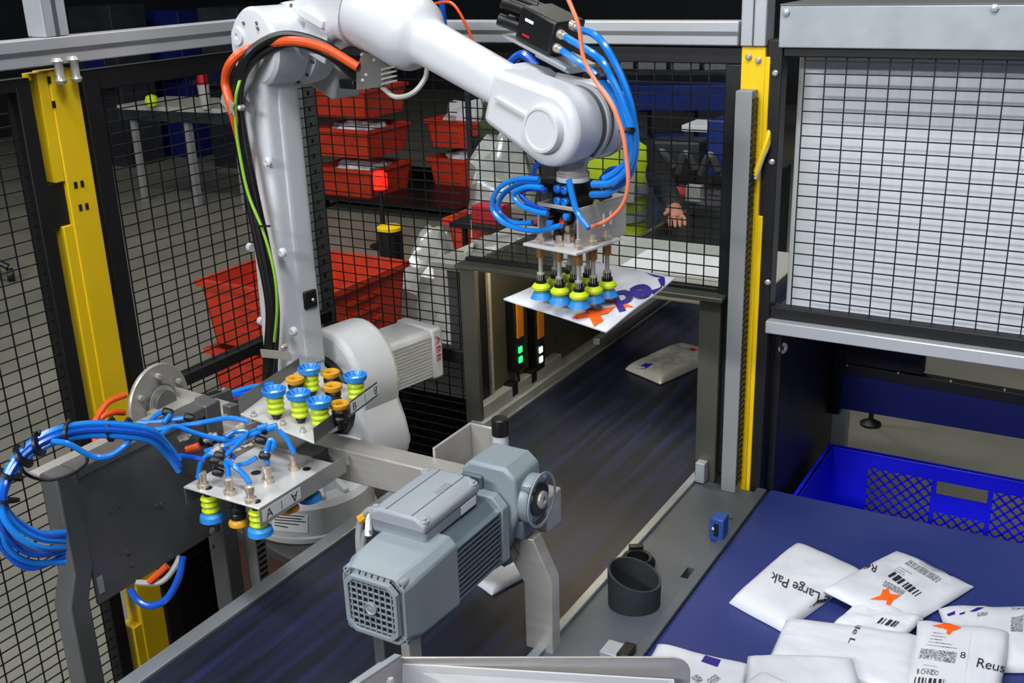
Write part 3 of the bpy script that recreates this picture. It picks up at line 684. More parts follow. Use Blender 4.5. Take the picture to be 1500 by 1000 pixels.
m_rod = MB().lathe((0, 0, 0), ZZ, [(.005, .02), (.005, .062), (.009, .063), (.009, .079)], 12).mesh('plunger_rod', M_STEEL)
m_slv = MB().lathe((0, 0, 0), ZZ, [(.0095, .0), (.0095, .026), (.007, .028)], 12).mesh('plunger_sleeve', M_COPPER)
m_nut = MB().lathe((0, 0, 0), -ZZ, [(.011, .0), (.011, .01), (.007, .011), (.007, .022)], 6).mesh('plunger_nut', M_BRASS)
def add_cup(kind, parent, loc, d, rib=False):
    M = orient(loc, d, A); b, l = CUPS[kind]
    c_ = inst(b, 'suction_cup', parent, M); inst(l, 'cup_lip', c_, M); inst(m_stem, 'cup_stem', c_, M)
    if rib: inst(m_rib, 'lip_ribs', c_, M); inst(m_disc, 'cup_filter', c_, M)
    return c_
ZCUP = 1.512
for i in range(3):
    for j in range(3):
        a_, b_ = -.048 + i * .054, -.058 + j * .05
        pr = inst(m_slv, 'plunger_sleeve', g, orient(G(a_, b_, 1.597), -ZZ, A)); inst(m_rod, 'plunger_rod', pr, orient(G(a_, b_, 1.597), -ZZ, A))
        inst(m_nut, 'plunger_nut', pr, orient(G(a_, b_, 1.603), -ZZ, A))
        add_cup(0, g, G(a_, b_, ZCUP), -ZZ)
# gripper hoses
def hose(parent, pts, r, m_, name='air_hose', n=8): return MB().tube(pts, r, n).build(name, m_, parent)
def gp(l, b): return [atF(x, y, b) for x, y in l]
hose(g, gp([(790, 262), (760, 262), (735, 272), (722, 292), (724, 312), (745, 330), (785, 338), (822, 330)], .02), .0058, M_HOSE)
hose(g, gp([(792, 270), (765, 268), (742, 280), (730, 298), (734, 314), (752, 326), (780, 326)], .05), .0058, M_HOSE)
hose(g, gp([(795, 275), (770, 274), (752, 284), (762, 300), (785, 310), (802, 313)], .0), .0058, M_HOSE)
hose(g, gp([(800, 279), (778, 276), (762, 282), (775, 298), (802, 310)], .03), .0058, M_HOSED)
hose(g, gp([(782, 258), (784, 244), (797, 237), (815, 242)], .13), .0055, M_HOSED)
hose(g, gp([(868, 270), (895, 268), (916, 252), (926, 225), (924, 190), (912, 150), (896, 115), (876, 84)], .05) + [VF[1]], .0075, M_HOSE)
hose(g, gp([(866, 285), (892, 282), (918, 262), (930, 230), (930, 190), (920, 140), (902, 95), (876, 55)], .08) + [VF[2]], .0075, M_HOSE)
hose(g, gp([(885, 262), (905, 250), (920, 230), (918, 190), (906, 152), (884, 120), (858, 98)], .06) + [VF[0]], .0075, M_HOSE)
hose(g, gp([(833, 262), (838, 285), (846, 312), (862, 334)], -.06), .0062, M_HOSE)
hose(g, gp([(880, 262), (893, 248), (910, 246)], .15), .005, M_HOSED)
hose(g, gp([(862, 334), (890, 322), (912, 300), (920, 270), (918, 235), (912, 195), (897, 155), (872, 118), (855, 85), (848, 40), (838, 12), (828, -10)], -.01), .0042, M_SALMON, 'signal_cable')
hose(g, gp([(850, 318), (858, 325), (864, 336)], -.05), .004, M_ORANGE, 'signal_cable')
for px, py, b_ in ((919, 191, .03), (884, 112, .05)):
    p = atF(px, py, b_); MB().lathe(p - UP * .003, UP, [(.017, 0), (.017, .006)], 12).build('cable_tie', M_BLACKP, g)
hs = thing('overhead_hose', 'blue hose and thin orange cable hanging down behind the forearm', 'hose', at(652, 45, Y=2.45))
MB().tube([at(645, -30, Y=2.45), at(648, 10, Y=2.45), at(653, 60, Y=2.45)], .008).build('blue_tube', M_HOSED, hs)
MB().tube([at(638, 5, Y=2.4), at(662, 5, Y=2.4), at(682, 35, Y=2.4), at(700, 80, Y=2.4)], .004).build('orange_wire', M_ORANGE, hs)
MB().tube([at(745, 95, Y=2.45), at(765, 80, Y=2.45), at(785, 98, Y=2.45)], .012).build('blue_tube', M_HOSED, hs)

# ================================================================== bridge bar, gearmotor, tray
t = thing('bridge_bar', 'stainless square bar bridging the dark belt between the rack and the bent leg', 'bar', (-1.4, 1.83, 1.06))
MB().box(-1.70, -1.0, 1.80, 1.865, 1.02, 1.103).build('tube', M_STEEL, t, .004)
MB().lathe(at(469, 671, Y=1.799), (0, -1, 0), [(.010, 0), (.010, .010), (.007, .014)], 10).build('knob', M_STEEL, t)
pl_ = [(-1.062, 1.045), (-.995, 1.045), (-.953, .955), (-.953, .60), (-1.02, .60), (-1.02, .935), (-1.07, 1.02)]
MB().prism([V((x, 1.725, z)) for x, z in pl_], (0, .035, 0)).build('bent_leg', M_STEEL, t, .002)
MB().box(-1.34, -1.333, 1.866, 2.03, 1.00, 1.125).build('side_bracket', M_STEEL, t, .002)
MB().box(-1.333, -1.26, 2.023, 2.03, 1.00, 1.125).build('end_bracket', M_STEEL, t, .002)
pc = V((-1.235, 2.0, 1.03))
MB().lathe(pc, ZZ, [(.021, 0), (.019, .095)], 20).build('peg', M_ROBOTG, t)
MB().lathe(pc + ZZ * .095, ZZ, [(.0205, 0), (.0205, .04), (.018, .043)], 20).build('peg_cap', M_BLACKP, t)
MB().box(-1.333, -1.22, 1.866, 2.02, 1.02, 1.032).build('bracket_floor', M_STEELD, t)
MB().lathe((-1.3, 1.9, 1.032), ZZ, [(.012, 0), (.012, .008), (.006, .008), (.006, .02)], 6).build('bolt', M_STEEL, t)

mc = at(545, 890, Y=1.33); MX, MZ = mc.x, mc.z
gm = thing('gearmotor', 'grey electric gearmotor with square fan grille mounted above the dark belt', 'motor', (MX, 1.33, MZ - .1))
def oct_ring(y, h, c_=.28, dx=0, dz=0):
    h = h * 1.05; q = h * (1 - c_); P_ = [(-q, -h), (q, -h), (h, -q), (h, q), (q, h), (-q, h), (-h, q), (-h, -q)]
    return [V((MX + x + dx, y, MZ + z + dz)) for x, z in P_]
sh = MB(); sh.loft([oct_ring(1.342, .062), oct_ring(1.334, .066), oct_ring(1.36, .0715), oct_ring(1.375, .075, .24), oct_ring(1.50, .078, .2)]); sho = sh.build('fan_shroud', M_MOTOR, gm, .006, ang=30)
MB().loft([oct_ring(1.3335, .052, .26), oct_ring(1.3325, .052, .26)]).build('grille_recess', M_BLACKP, sho)
gr = MB()
for k in range(8):
    o_ = -.0455 + k * .091 / 7
    hl = .05 if 0 < k < 7 else .043
    gr.box(MX - hl, MX + hl, 1.3295, 1.3325, MZ + o_ - .0014, MZ + o_ + .0014); gr.box(MX + o_ - .0014, MX + o_ + .0014, 1.329, 1.332, MZ - hl, MZ + hl)
gr.build('grille_bars', M_MOTOR, sho)
fr = MB(); a_ = oct_ring(1.327, .056, .27); b_ = oct_ring(1.327, .049, .27); a2 = oct_ring(1.336, .057, .27); b2 = oct_ring(1.336, .049, .27)
fr.add(a_ + b_ + a2 + b2, [(i, (i + 1) % 8, 8 + (i + 1) % 8, 8 + i) for i in range(8)] + [(i, (i + 1) % 8, 16 + (i + 1) % 8, 16 + i) for i in range(8)] + [(8 + i, 8 + (i + 1) % 8, 24 + (i + 1) % 8, 24 + i) for i in range(8)])
fr.build('grille_frame', M_MOTOR, sho, .001)
MB().lathe((MX, 1.3265, MZ), (0, -1, 0), [(.013, -.004), (.013, .002), (.011, .003), (.008, .001), (.004, .002)], 20).build('grille_hub', M_MOTOR, sho)
for k in range(6):
    x_ = -.035 + k * .014
    MB().loft([ring((MX + x_, 1.336, MZ + .062), V((1, 0, 0)), ZZ, .0055, .004, 2, 10), ring((MX + x_ * 1.12, 1.37, MZ + .071), V((1, 0, 0)), ZZ, .006, .004, 2, 10)]).build('shroud_flute', M_MOTORL, sho)
for sx, sz in ((-1, -1), (-1, 1), (1, -1), (1, 1)):
    c_ = V((MX + sx * .060, 1.345, MZ + sz * .058)); o = MB().lathe(c_, (0, -1, 0), [(.009, -.02), (.009, .006), (.005, .006), (.004, .002)], 12).build('shroud_lug', M_MOTOR, sho)
    MB().lathe(c_ + V((0, -.004, 0)), (0, -1, 0), [(.0035, 0), (.0035, .0025)], 8).build('shroud_screw', M_BLACKP, sho)
MB().loft([oct_ring(1.495, .068, .3), oct_ring(1.67, .068, .3)]).build('stator', M_FIN, gm)
for k in range(11):
    z_ = MZ - .058 + k * .0112
    MB().box(MX + .062, MX + .080, 1.497, 1.665, z_ - .0022, z_ + .0022).build('cooling_fin', M_FIN, gm)
    MB().box(MX - .080, MX - .062, 1.497, 1.665, z_ - .0022, z_ + .0022).build('cooling_fin', M_FIN, gm)
MB().loft([oct_ring(1.662, .080, .28), oct_ring(1.685, .082, .28), oct_ring(1.69, .07, .28)]).build('end_shield', M_MOTOR, gm, .003)
for sz in (-1, 1): MB().lathe((MX + .072, 1.655, MZ + sz * .052), (0, 1, 0), [(.008, 0), (.008, .03)], 8).build('shield_lug', M_MOTOR, gm)
# terminal box
tx = MX - .02
tb = MB().box(tx - .068, tx + .06, 1.455, 1.645, MZ + .074, MZ + .104).build('terminal_box', M_MOTOR, gm, .006)
MB().box(tx - .05, tx + .042, 1.47, 1.62, MZ + .06, MZ + .078).build('box_neck', M_MOTOR, gm, .004)
lid = MB(); lp = [(-.07, .100), (.062, .100), (.063, .118), (.040, .131), (-.046, .131), (-.071, .118)]
lid.prism([V((tx + x, 1.45, MZ + z)) for x, z in lp], (0, .198, 0)); lido = lid.build('terminal_lid', M_MOTORL, tb, .006, seg=3)
for x_ in (-.030, .030):
    MB().box(tx + x_ - .0012, tx + x_ + .0012, 1.456, 1.642, MZ + .1305, MZ + .1318).build('lid_groove', M_FIN, tb)
for sx in (-1, 1):
    for y_ in (1.463, 1.635):
        MB().lathe((tx + (.052 if sx > 0 else -.06), y_, MZ + .116), ZZ, [(.011, 0), (.011, .008), (.007, .008), (.006, .013), (.002, .013)], 12).build('lid_screw', M_GALV, tb)
MB().box(MX + .0415, MX + .0425, 1.575, 1.63, MZ + .082, MZ + .1).build('rating_plate', M_LABEL, tb)
lettering('embossed_lettering', 'SEW', M_MOTOR, tb, flat_fn(V((tx + .012, 1.60, MZ + .1312)), V((0, -.05, 0)), V((.016, 0, 0)), .0006))
# gearbox
GXc, GYc, GZc = MX + .045, 1.74, MZ + .045
gb = MB(); gp_ = [(-.075, .03), (-.075, .075), (-.055, .095), (.03, .095), (.055, .075), (.06, .0), (.04, -.06), (-.03, -.06)]
gb.prism([V((GXc + x, 1.69, GZc + z)) for x, z in gp_], (0, .105, 0)); gbo = gb.build('gearbox', M_MOTOR, gm, .008, seg=3)
MB().box(GXc - .068, GXc - .02, 1.678, 1.70, MZ - .06, GZc + .07).build('adapter_flange', M_FIN, gm, .004)
MB().lathe((MX, 1.684, MZ), (0, 1, 0), [(.088, 0), (.09, .004), (.09, .02), (.07, .026)], 30).build('gear_flange', M_FIN, gbo)
oc = V((GXc + .05, 1.745, GZc + .012))
MB().lathe(oc, (1, 0, 0), [(.052, 0), (.052, .02), (.048, .026), (.03, .028)], 30).build('output_housing', M_MOTOR, gbo)
MB().lathe(oc + V((.026, 0, 0)), (1, 0, 0), [(.036, 0), (.036, .006), (.028, .008)], 28).build('shaft_seal', M_BLACKP, gbo)
MB().lathe(oc + V((.03, 0, 0)), (1, 0, 0), [(.019, 0), (.019, .010), (.015, .012), (.008, .012), (.007, .006)], 20).build('hollow_shaft', M_STEEL, gbo)
for k in range(4):
    a = math.radians(45 + k * 90); MB().lathe(oc + V((.018, .046 * math.cos(a), .046 * math.sin(a))), (1, 0, 0), [(.008, -.01), (.008, .010), (.004, .013)], 10).build('flange_bolt', M_FIN, gbo)
sh_ = MB(); n = 26; rr = []
for dx in (.034, .037):
    rr.append([oc + V((dx, .060 * math.cos(2 * math.pi * i / n), .060 * math.sin(2 * math.pi * i / n))) for i in range(n)])
    rr.append([oc + V((dx, .054 * math.cos(2 * math.pi * i / n), .054 * math.sin(2 * math.pi * i / n))) for i in range(n)])
sh_.loft([rr[0], rr[1], rr[3], rr[2], rr[0]], False); sh_.build('guard_rim', M_MOTOR, gbo)
MB().obox(oc + V((-.01, -.01, -.062)), (1, 0, 0), (0, 1, 0), (0, 0, 1), .022, .03, .022).build('torque_foot', M_FIN, gbo, .005)
MB().prism([V((MX + .03, 1.70, MZ + .02)), V((MX + .085, 1.70, MZ - .075)), V((MX + .06, 1.70, MZ - .1)), V((MX - .03, 1.70, MZ - .06))], (0, .03, 0)).build('mount_plate', M_STEELD, gm, .002)
MB().box(MX - .03, MX - .005, 1.36, 1.42, MZ - .36, MZ - .074).build('support_post', M_STEELD, gm, .003)
MB().box(MX + .035, MX + .055, 1.36, 1.40, MZ - .36, MZ - .070).build('support_post', M_STEEL, gm, .003)
# cable of the motor
ct = V((tx - .068, 1.48, MZ + .09))
t = thing('motor_cable', 'grey power cable with tied yellow and white cores by the motor terminal box', 'cable', ct)
MB().tube([ct + V((.0, 0, 0)), ct + V((-.022, .0, .012)), ct + V((-.04, -.012, -.02)), ct + V((-.03, -.03, -.08)), ct + V((-.01, -.02, -.16))], .0075, 10).build('sheath', M_GREYDUCT, t)
MB().tube([ct + V((-.005, -.02, -.02)), ct + V((-.022, -.02, -.03)), ct + V((-.026, -.03, -.09)), ct + V((-.01, -.02, -.15))], .006, 8).build('sheath', M_GREYDUCT, t)
MB().tube([ct + V((.0, -.012, .012)), ct + V((-.012, -.014, .004)), ct + V((-.012, -.022, -.03))], .0075, 8).build('white_core', M_LABEL, t)
MB().tube([ct + V((-.03, -.005, .0)), ct + V((-.04, -.012, -.008))], .0095, 8, 1).build('yellow_core', M_AMBER, t)
MB().tube([ct + V((.004, -.010, .018)), ct + V((-.008, -.012, .016))], .0075, 8, 1).build('yellow_core', M_AMBER, t)

# foreground stainless tray
T0 = at(586, 963, d=1.78); T1 = at(1012, 963, d=1.78); dn = (FW.xy.to_3d()).normalized(); hx = (T1 - T0).normalized()
t = thing('stainless_tray', 'stainless tray wall with rounded corner at the bottom edge of the picture', 'tray', T0 - ZZ * .2)
Tm = T1 - hx * .03
mb = MB(); pts = [T0, Tm]
for i in range(7):
    a = math.radians(90 - i * 15); pts.append(Tm + hx * (.03 * math.cos(a)) + ZZ * (.03 * math.sin(a) - .03))
pts += [T1 - ZZ * .22, T0 - ZZ * .22]
mb.prism(pts, dn * .004); mb.build('back_wall', M_STEEL, t, .001)
MB().prism([T0 - ZZ * .012 - dn * .001, Tm - ZZ * .03 - dn * .02, Tm - ZZ * .2 - dn * .10, T0 - ZZ * .2 - dn * .03], dn * .004).build('sloping_plate', M_STEEL_LIT, t)
L0 = at(525, 1003, d=1.66)
MB().prism([T0, L0, L0 - ZZ * .22, T0 - ZZ * .22], hx * .004).build('side_wall', M_STEEL, t)
MB().beam(T0 + V((-.004, 0, .003)), L0 + V((-.004, 0, .003)), .012, .004).build('side_flange', M_GALV, t)
MB().beam(at(562, 975, d=1.76), at(505, 1015, d=1.64), .016, .01).build('side_flange', M_STEEL, t)
MB().lathe(at(573, 996, d=1.66), -dn, [(.007, 0), (.007, .006), (.003, .008)], 6).build('bolt', M_STEEL, t)

# ================================================================== tool rack on the left
XS = -1.85
t = thing('tool_rack', 'dark steel rack with a big plate and two bent legs holding the spare gripper', 'rack', (XS, 1.45, 0))
def bentleg(y0, y1, zt, zk, sh, x0=-.055, nm='bent_leg'):
    P_ = [(y0, zt), (y1, zt), (y1, zk + .03), (y1 - sh, zk - .04), (y1 - sh, 0), (y0 - sh, 0), (y0 - sh, zk - .04), (y0, zk + .03)]
    MB().prism([V((XS + x0, y, z)) for y, z in P_], (-x0, 0, 0)).build(nm, M_STEELD, t, .004)
bentleg(1.245, 1.295, 1.21, .95, .025)
bentleg(1.665, 1.715, 1.21, .6, .0)
MB().box(XS - .055, XS - .0, 1.295, 1.665, 1.185, 1.21).build('top_beam', M_STEELD, t, .004)
MB().box(XS - .09, XS - .056, 1.245, 1.62, 1.197, 1.207).build('top_shelf', M_STEEL, t, .002)
MB().box(XS - .018, XS - .008, 1.2955, 1.664, .875, 1.184).build('back_plate', M_STEELD, t, .002)
MB().box(XS - .012, XS - .006, 1.30, 1.315, .90, .94).build('slot_strip', M_STEEL, t)
for px, py, r_ in ((296, 709, .009), (310, 777, .009), (277, 692, .006), (229, 740, .005), (236, 739, .005), (312, 800, .005), (250, 815, .006), (187, 808, .006), (193, 826, .005), (163, 748, .004), (175, 740, .004)):
    p = at(px, py, X=XS - .007); MB().lathe(p, (1, 0, 0), [(r_, 0), (r_, .003), (r_ * .6, .006 if r_ > .008 else .003)], 8).build('bolt', M_STEEL if r_ > .008 else M_STEELD, t)
cd = thing('cable_duct', 'grey slotted cable duct standing beside the right leg of the tool rack', 'cable duct', (XS + .03, 1.76, 0))
MB().box(XS - .01, XS + .03, 1.74, 1.78, .3, 1.02).build('cover', M_GREYDUCT, cd, .002)
sl = MB(); z = .5
while z < 1.0: sl.box(XS + .029, XS + .0315, 1.745, 1.772, z, z + .008); z += .017
sl.build('slotted_side', M_BLACKP, cd, kind='stuff')
# spare double gripper
sg = thing('spare_gripper', 'spare double vacuum gripper with A and B plates resting on the left rack', 'gripper', (-1.75, 1.75, 1.05))
dc = at(230, 588, Y=1.75)
MB().lathe(dc, (1, .06, 0), [(.03, 0), (.100, 0), (.102, .003), (.102, .009), (.100, .012), (.046, .012), (.046, .022), (.03, .022)], 48).build('flange_disc', M_STEEL, sg)
MB().lathe(dc, (1, .06, 0), [(.05, .012), (.05, .02), (.034, .02), (.034, .035)], 32).build('disc_hub', M_STEELD, sg)
for k in range(6):
    a = math.radians(30 + k * 60); MB().lathe(dc + V((.014, .074 * math.cos(a), .074 * math.sin(a))), (1, 0, 0), [(.008, 0), (.008, .012), (.004, .014)], 8).build('disc_bolt', M_STEEL, sg)
sp0 = dc + V((.015, .0, -.01)); sp1 = V((-1.66, 1.78, 1.10))
MB().beam(sp0, sp1, .10, .016).build('spine', M_STEEL, sg, .002)
MB().beam(sp0 + V((0, .05, .015)), sp1 + V((0, .05, .01)), .004, .04).build('spine_wall', M_STEEL, sg)
MB().beam(sp0 + V((0, -.05, -.02)), sp1 + V((0, -.05, -.03)), .004, .05).build('spine_wall', M_STEEL, sg)
for k in range(3):
    q = sp0.lerp(sp1, .28 + k * .2) + V((0, .055, .022)); d_ = (sp1 - sp0).normalized()
    b_ = MB().obox(q, d_, B, ZZ, .012, .045, .022).build('clamp_block', M_STEELD, sg, .003)
    MB().obox(q + ZZ * .0225, d_, B, ZZ, .0095, .018, .001).build('block_inlay', M_BLACKP, b_)
    MB().lathe(q + ZZ * .022 + B * .032, ZZ, [(.005, 0), (.005, .003)], 8).build('block_screw', M_STEEL, b_)
    MB().obox(q - B * .085 - ZZ * .006, d_, B, ZZ, .003, .05, .006).build('tie_bar', M_STEEL, b_)
# A plate: cups down
AZ = 1.10; ax0, ax1, ay0, ay1 = -1.76, -1.535, 1.49, 1.737
ap = MB().box(ax0, ax1, ay0, ay1, AZ - .004, AZ).build('plate_a', M_STEEL_LIT, sg, .001)
MB().box(ax1 - .003, ax1, ay0, ay1 + .05, AZ - .046, AZ - .002).build('skirt', M_STEEL, ap, .001)
MB().box(ax0, ax0 + .003, ay0, ay1, AZ - .046, AZ - .002).build('skirt', M_STEELD, ap, .001)
la_ = MB().box(ax1 + .0002, ax1 + .0008, ay0 + .008, ay0 + .132, AZ - .037, AZ - .009).build('name_strip', M_LABEL, ap)
lettering('lettering_a', 'A', M_INK, ap, flat_fn(V((ax1 + .001, ay0 + .018, AZ - .034)), V((0, .022, 0)), V((0, 0, .022)), .0004))
lettering('lettering_a', 'A', M_INK, ap, flat_fn(V((ax1 + .001, ay0 + .122, AZ - .013)), V((0, -.022, 0)), V((0, 0, -.022)), .0004))
MB().box(ax1 + .0008, ax1 + .0014, ay0 + .068, ay0 + .0695, AZ - .034, AZ - .014).build('divider_line', M_INK, ap)
h_ = at(375, 692, Z=AZ + .0006); MB().lathe(h_, ZZ, [(.012, 0), (.012, .0004)], 16).build('round_hole', M_BLACK, ap)
fit = MB(); fit.lathe((0, 0, 0), ZZ, [(.014, 0), (.014, .010), (.009, .011), (.009, .026), (.011, .027), (.011, .038), (.006, .040)], 12)
m_fit = fit.mesh('hose_fitting', M_BRASS)
fA = []
for px, py in ((298, 714), (337, 724), (368, 735), (393, 706), (431, 687)):
    p = at(px, py, Z=AZ); fA.append(p); inst(m_fit, 'hose_fitting', ap, Matrix.Translation(p))
for k, (px, py, kd) in enumerate(((306, 722, 1), (346, 732, 2), (377, 742, 1), (420, 712, 2), (450, 694, 1))):
    p = at(px, py, Z=AZ - .012); add_cup(kd, sg, p + ZZ * (-.004 if kd == 1 else -.014), -ZZ)
# B plate: cups up
BZ = 1.20
bq = [at(352, 606, Z=BZ), at(460, 648, Z=BZ), at(553, 578, Z=BZ), at(440, 540, Z=BZ)]
bu = (bq[2] - bq[1]).normalized(); bv = (bq[0] - bq[1]).normalized()
bpn = MB().prism(bq, (0, 0, -.004)).build('plate_b', M_STEEL_LIT, sg, .001)
MB().prism([bq[1], bq[2], bq[2] + ZZ * .035, bq[1] + ZZ * .035], -bv * .003).build('lip', M_STEELD, bpn, .001)
MB().prism([bq[0], bq[3], bq[3] + ZZ * .03, bq[0] + ZZ * .04], bv * .003).build('lip', M_STEELD, bpn, .001)
LB = (bq[2] - bq[1]).length; bn = -bv
MB().obox(bq[1] + bu * (LB * .78) + ZZ * .0175 + bn * .0035, bu, ZZ, bn, .068, .013, .0004).build('name_strip', M_LABEL, bpn)
lettering('lettering_b', 'B', M_INK, bpn, flat_fn(bq[1] + bu * (LB * .78 - .060) + ZZ * .008 + bn * .0042, bu * .018, ZZ * .019, .0002))
lettering('lettering_b', 'B', M_INK, bpn, flat_fn(bq[1] + bu * (LB * .78 + .060) + ZZ * .027 + bn * .0042, -bu * .018, -ZZ * .019, .0002))
MB().obox(bq[1] + bu * (LB * .78) + ZZ * .0175 + bn * .0042, bu, ZZ, bn, .001, .009, .0002).build('divider_line', M_INK, bpn)
for px, py, kd in ((401, 570, 1), (437, 575, 1), (467, 586, 1), (453, 538, 1), (520, 549, 1), (432, 553, 2), (484, 544, 2), (487, 564, 2), (497, 590, 2)):
    hgt = .060 if kd == 1 else .045
    p = at(px, py, Z=BZ + .013 + hgt); p.z = BZ + .013; add_cup(kd, sg, p, ZZ, kd == 1)
for px, py in ((372, 610), (415, 622), (444, 633)):
    MB().lathe(at(px, py, Z=BZ), ZZ, [(.008, 0), (.008, .006), (.005, .008), (.005, .014)], 8).build('bolt', M_STEEL, bpn)
MB().beam(sp1 + V((-.04, .02, .0)), sp1 + V((-.04, .06, .08)), .06, .008).build('joining_plate', M_STEEL, sg, .001)
MB().box(-1.70, -1.60, 1.74, 1.80, 1.02, 1.10).build('joining_block', M_STEELD, sg, .003)
# hoses and fittings of the spare gripper
def hp(l, d): return [at(x, y, d=d + (q[0] if (q := rest) else 0)) for x, y, *rest in l]
def hosed(l, r, m_, name='air_hose'): return MB().tube([at(x, y, d=d) for x, y, d in l], r, 8).build(name, m_, sg)
hosed([(215, 622, 2.52), (232, 606, 2.5), (250, 603, 2.5), (240, 620, 2.48)], .006, M_HOSE)
hosed([(205, 618, 2.5), (225, 618, 2.5), (270, 612, 2.5)], .006, M_HOSE)
hosed([(205, 632, 2.45), (250, 626, 2.45), (300, 618, 2.45), (335, 612, 2.46), (365, 617, 2.46)], .006, M_HOSE)
hosed([(232, 640, 2.42), (255, 624, 2.42), (285, 634, 2.42), (320, 642, 2.42), (350, 642, 2.42), (375, 630, 2.44)], .006, M_HOSE)
hosed([(290, 700, 2.4), (294, 678, 2.4), (306, 665, 2.4), (318, 668, 2.4)], .0055, M_HOSE)
hosed([(300, 661, 2.42), (330, 652, 2.42), (352, 644, 2.42), (382, 632, 2.44)], .006, M_HOSE)
hosed([(330, 672, 2.38), (345, 684, 2.38), (358, 696, 2.37), (366, 708, 2.36)], .0065, M_HOSE)
hosed([(335, 700, 2.38), (334, 688, 2.38), (330, 676, 2.38)], .006, M_HOSE)
hosed([(345, 682, 2.4), (362, 678, 2.4), (376, 670, 2.4)], .006, M_HOSE)
hosed([(392, 680, 2.42), (390, 662, 2.42), (396, 644, 2.43), (402, 650, 2.43), (396, 660, 2.43)], .006, M_HOSE)
hosed([(408, 630, 2.45), (420, 642, 2.45), (427, 655, 2.45), (431, 664, 2.45)], .0058, M_HOSE)
hosed([(330, 640, 2.4), (345, 632, 2.42), (362, 635, 2.42), (330, 668, 2.4)], .005, M_HOSE)
hosed([(338, 642, 2.42), (330, 655, 2.42), (345, 672, 2.42)], .0045, M_HOSED)
hosed([(245, 668, 2.4), (270, 668, 2.4), (300, 673, 2.4)], .0065, M_HOSED)
hosed([(340, 575, 2.62), (370, 566, 2.64), (400, 562, 2.66)], .006, M_HOSE)
hosed([(342, 580, 2.62), (372, 573, 2.64), (398, 568, 2.66)], .006, M_HOSED)
for px, py, d_ in ((322, 668, 2.4), (316, 675, 2.39), (328, 680, 2.39), (385, 630, 2.45), (388, 668, 2.42), (300, 648, 2.44), (312, 650, 2.44), (382, 645, 2.44), (246, 604, 2.5), (278, 612, 2.5), (320, 692, 2.4)):
    p = at(px, py, d=d_); MB().lathe(p - RT * .012 + UP * .004, RT - UP * .3, [(.008, 0), (.010, .004), (.010, .02), (.008, .024)], 10).build('coupling', M_BLACKP, sg)
for px, py, d_ in ((305, 642, 2.43), (316, 658, 2.42), (345, 655, 2.46), (362, 648, 2.46), (268, 640, 2.47), (352, 622, 2.48)):
    p = at(px, py, d=d_); MB().lathe(p, RT + UP * .5, [(.008, -.01), (.008, .0), (.011, .001), (.011, .012), (.006, .014), (.006, .022)], 8).build('metal_fitting', M_BRASS, sg)
MB().tube([at(273, 659, d=2.4), at(292, 653, d=2.4)], .0085, 10, 1).build('orange_plug', M_ORANGE, sg)
for px in (378, 392): MB().tube([at(px, 628, d=2.44), at(px + 14, 624, d=2.44)], .0085, 10, 1).build('blue_collet', M_HOSE, sg)
# hose bundle looping off to the left
hb = thing('hose_bundle', 'thick bundle of blue air hoses looping round the left of the tool rack', 'hose', at(90, 640, d=2.2))
base = [(262, 682, 2.36), (246, 660, 2.34), (222, 638, 2.3), (180, 630, 2.26), (130, 629, 2.22), (85, 637, 2.18), (48, 655, 2.15), (20, 682, 2.12), (6, 715, 2.1)]
ends = [[(8, 745, 2.1), (28, 768, 2.12), (60, 785, 2.15), (95, 783, 2.2)], [(10, 752, 2.1), (32, 778, 2.12), (62, 792, 2.15), (95, 795, 2.2)], [(4, 765, 2.1), (12, 805, 2.12), (45, 826, 2.15), (95, 826, 2.2)],
        [(-6, 760, 2.1), (2, 800, 2.12), (42, 832, 2.15), (95, 815, 2.2)], [(8, 740, 2.1), (25, 760, 2.12), (58, 778, 2.15), (95, 777, 2.2)], [(6, 756, 2.09), (30, 785, 2.1), (62, 800, 2.13), (95, 800, 2.2)], [(2, 765, 2.1), (20, 795, 2.12), (50, 812, 2.15), (95, 808, 2.2)]]
for k, e_ in enumerate(ends):
    a = k * 2 * math.pi / 6; o_ = (UP * math.sin(a) + RT * .35 * math.cos(a) - FW * .7 * math.cos(a)) * (.0 if k == 6 else .0138)
    MB().tube([at(x, y, d=d) + o_ for x, y, d in base] + [at(x, y, d=d) + o_ * .3 for x, y, d in e_], .0066, 8).build('air_hose', M_HOSE if k % 3 else M_HOSED, hb)
MB().tube([at(5, 770, d=2.15), at(30, 795, d=2.15), at(60, 806, d=2.17), at(95, 802, d=2.2)], .006, 8).build('grey_hose', M_GREYC, hb)
MB().tube([at(75, 646, d=2.16), at(100, 650, d=2.17), at(135, 668, d=2.2), at(160, 668, d=2.22), at(180, 655, d=2.25), at(192, 640, d=2.28)], .0066, 8).build('air_hose', M_HOSE, hb)
for px, py, k in ((188, 630, 1), (163, 629, 1), (101, 634, 1), (57, 650, .8), (34, 668, .6), (15, 695, .3), (8, 733, 0)):
    p = at(px, py, d=2.1 + (px - 6) / 256 * .25); tdir = RT * k + UP * (1 - k) * 1.0 + RT * .001
    MB().lathe(p - tdir.normalized() * .003, tdir, [(.0262, 0), (.0262, .006)], 14).build('cable_tie', M_BLACKP, hb)
    MB().obox(p + UP * .022, RT, UP, FW, .003, .006, .003).build('tie_head', M_BLACKP, hb)
hosel = MB().tube([at(28, 676, d=2.16), at(38, 694, d=2.16), at(68, 703, d=2.16), at(100, 696, d=2.17), at(125, 680, d=2.19), at(128, 668, d=2.2)], .0035, 8).build('black_cable', M_BLACKP)
tag(hosel, 'thin black cable loop hanging below the blue hose bundle', 'cable')
oc_ = thing('orange_hoses', 'two orange hoses behind the steel disc of the spare gripper', 'hose', at(160, 600, d=2.5))
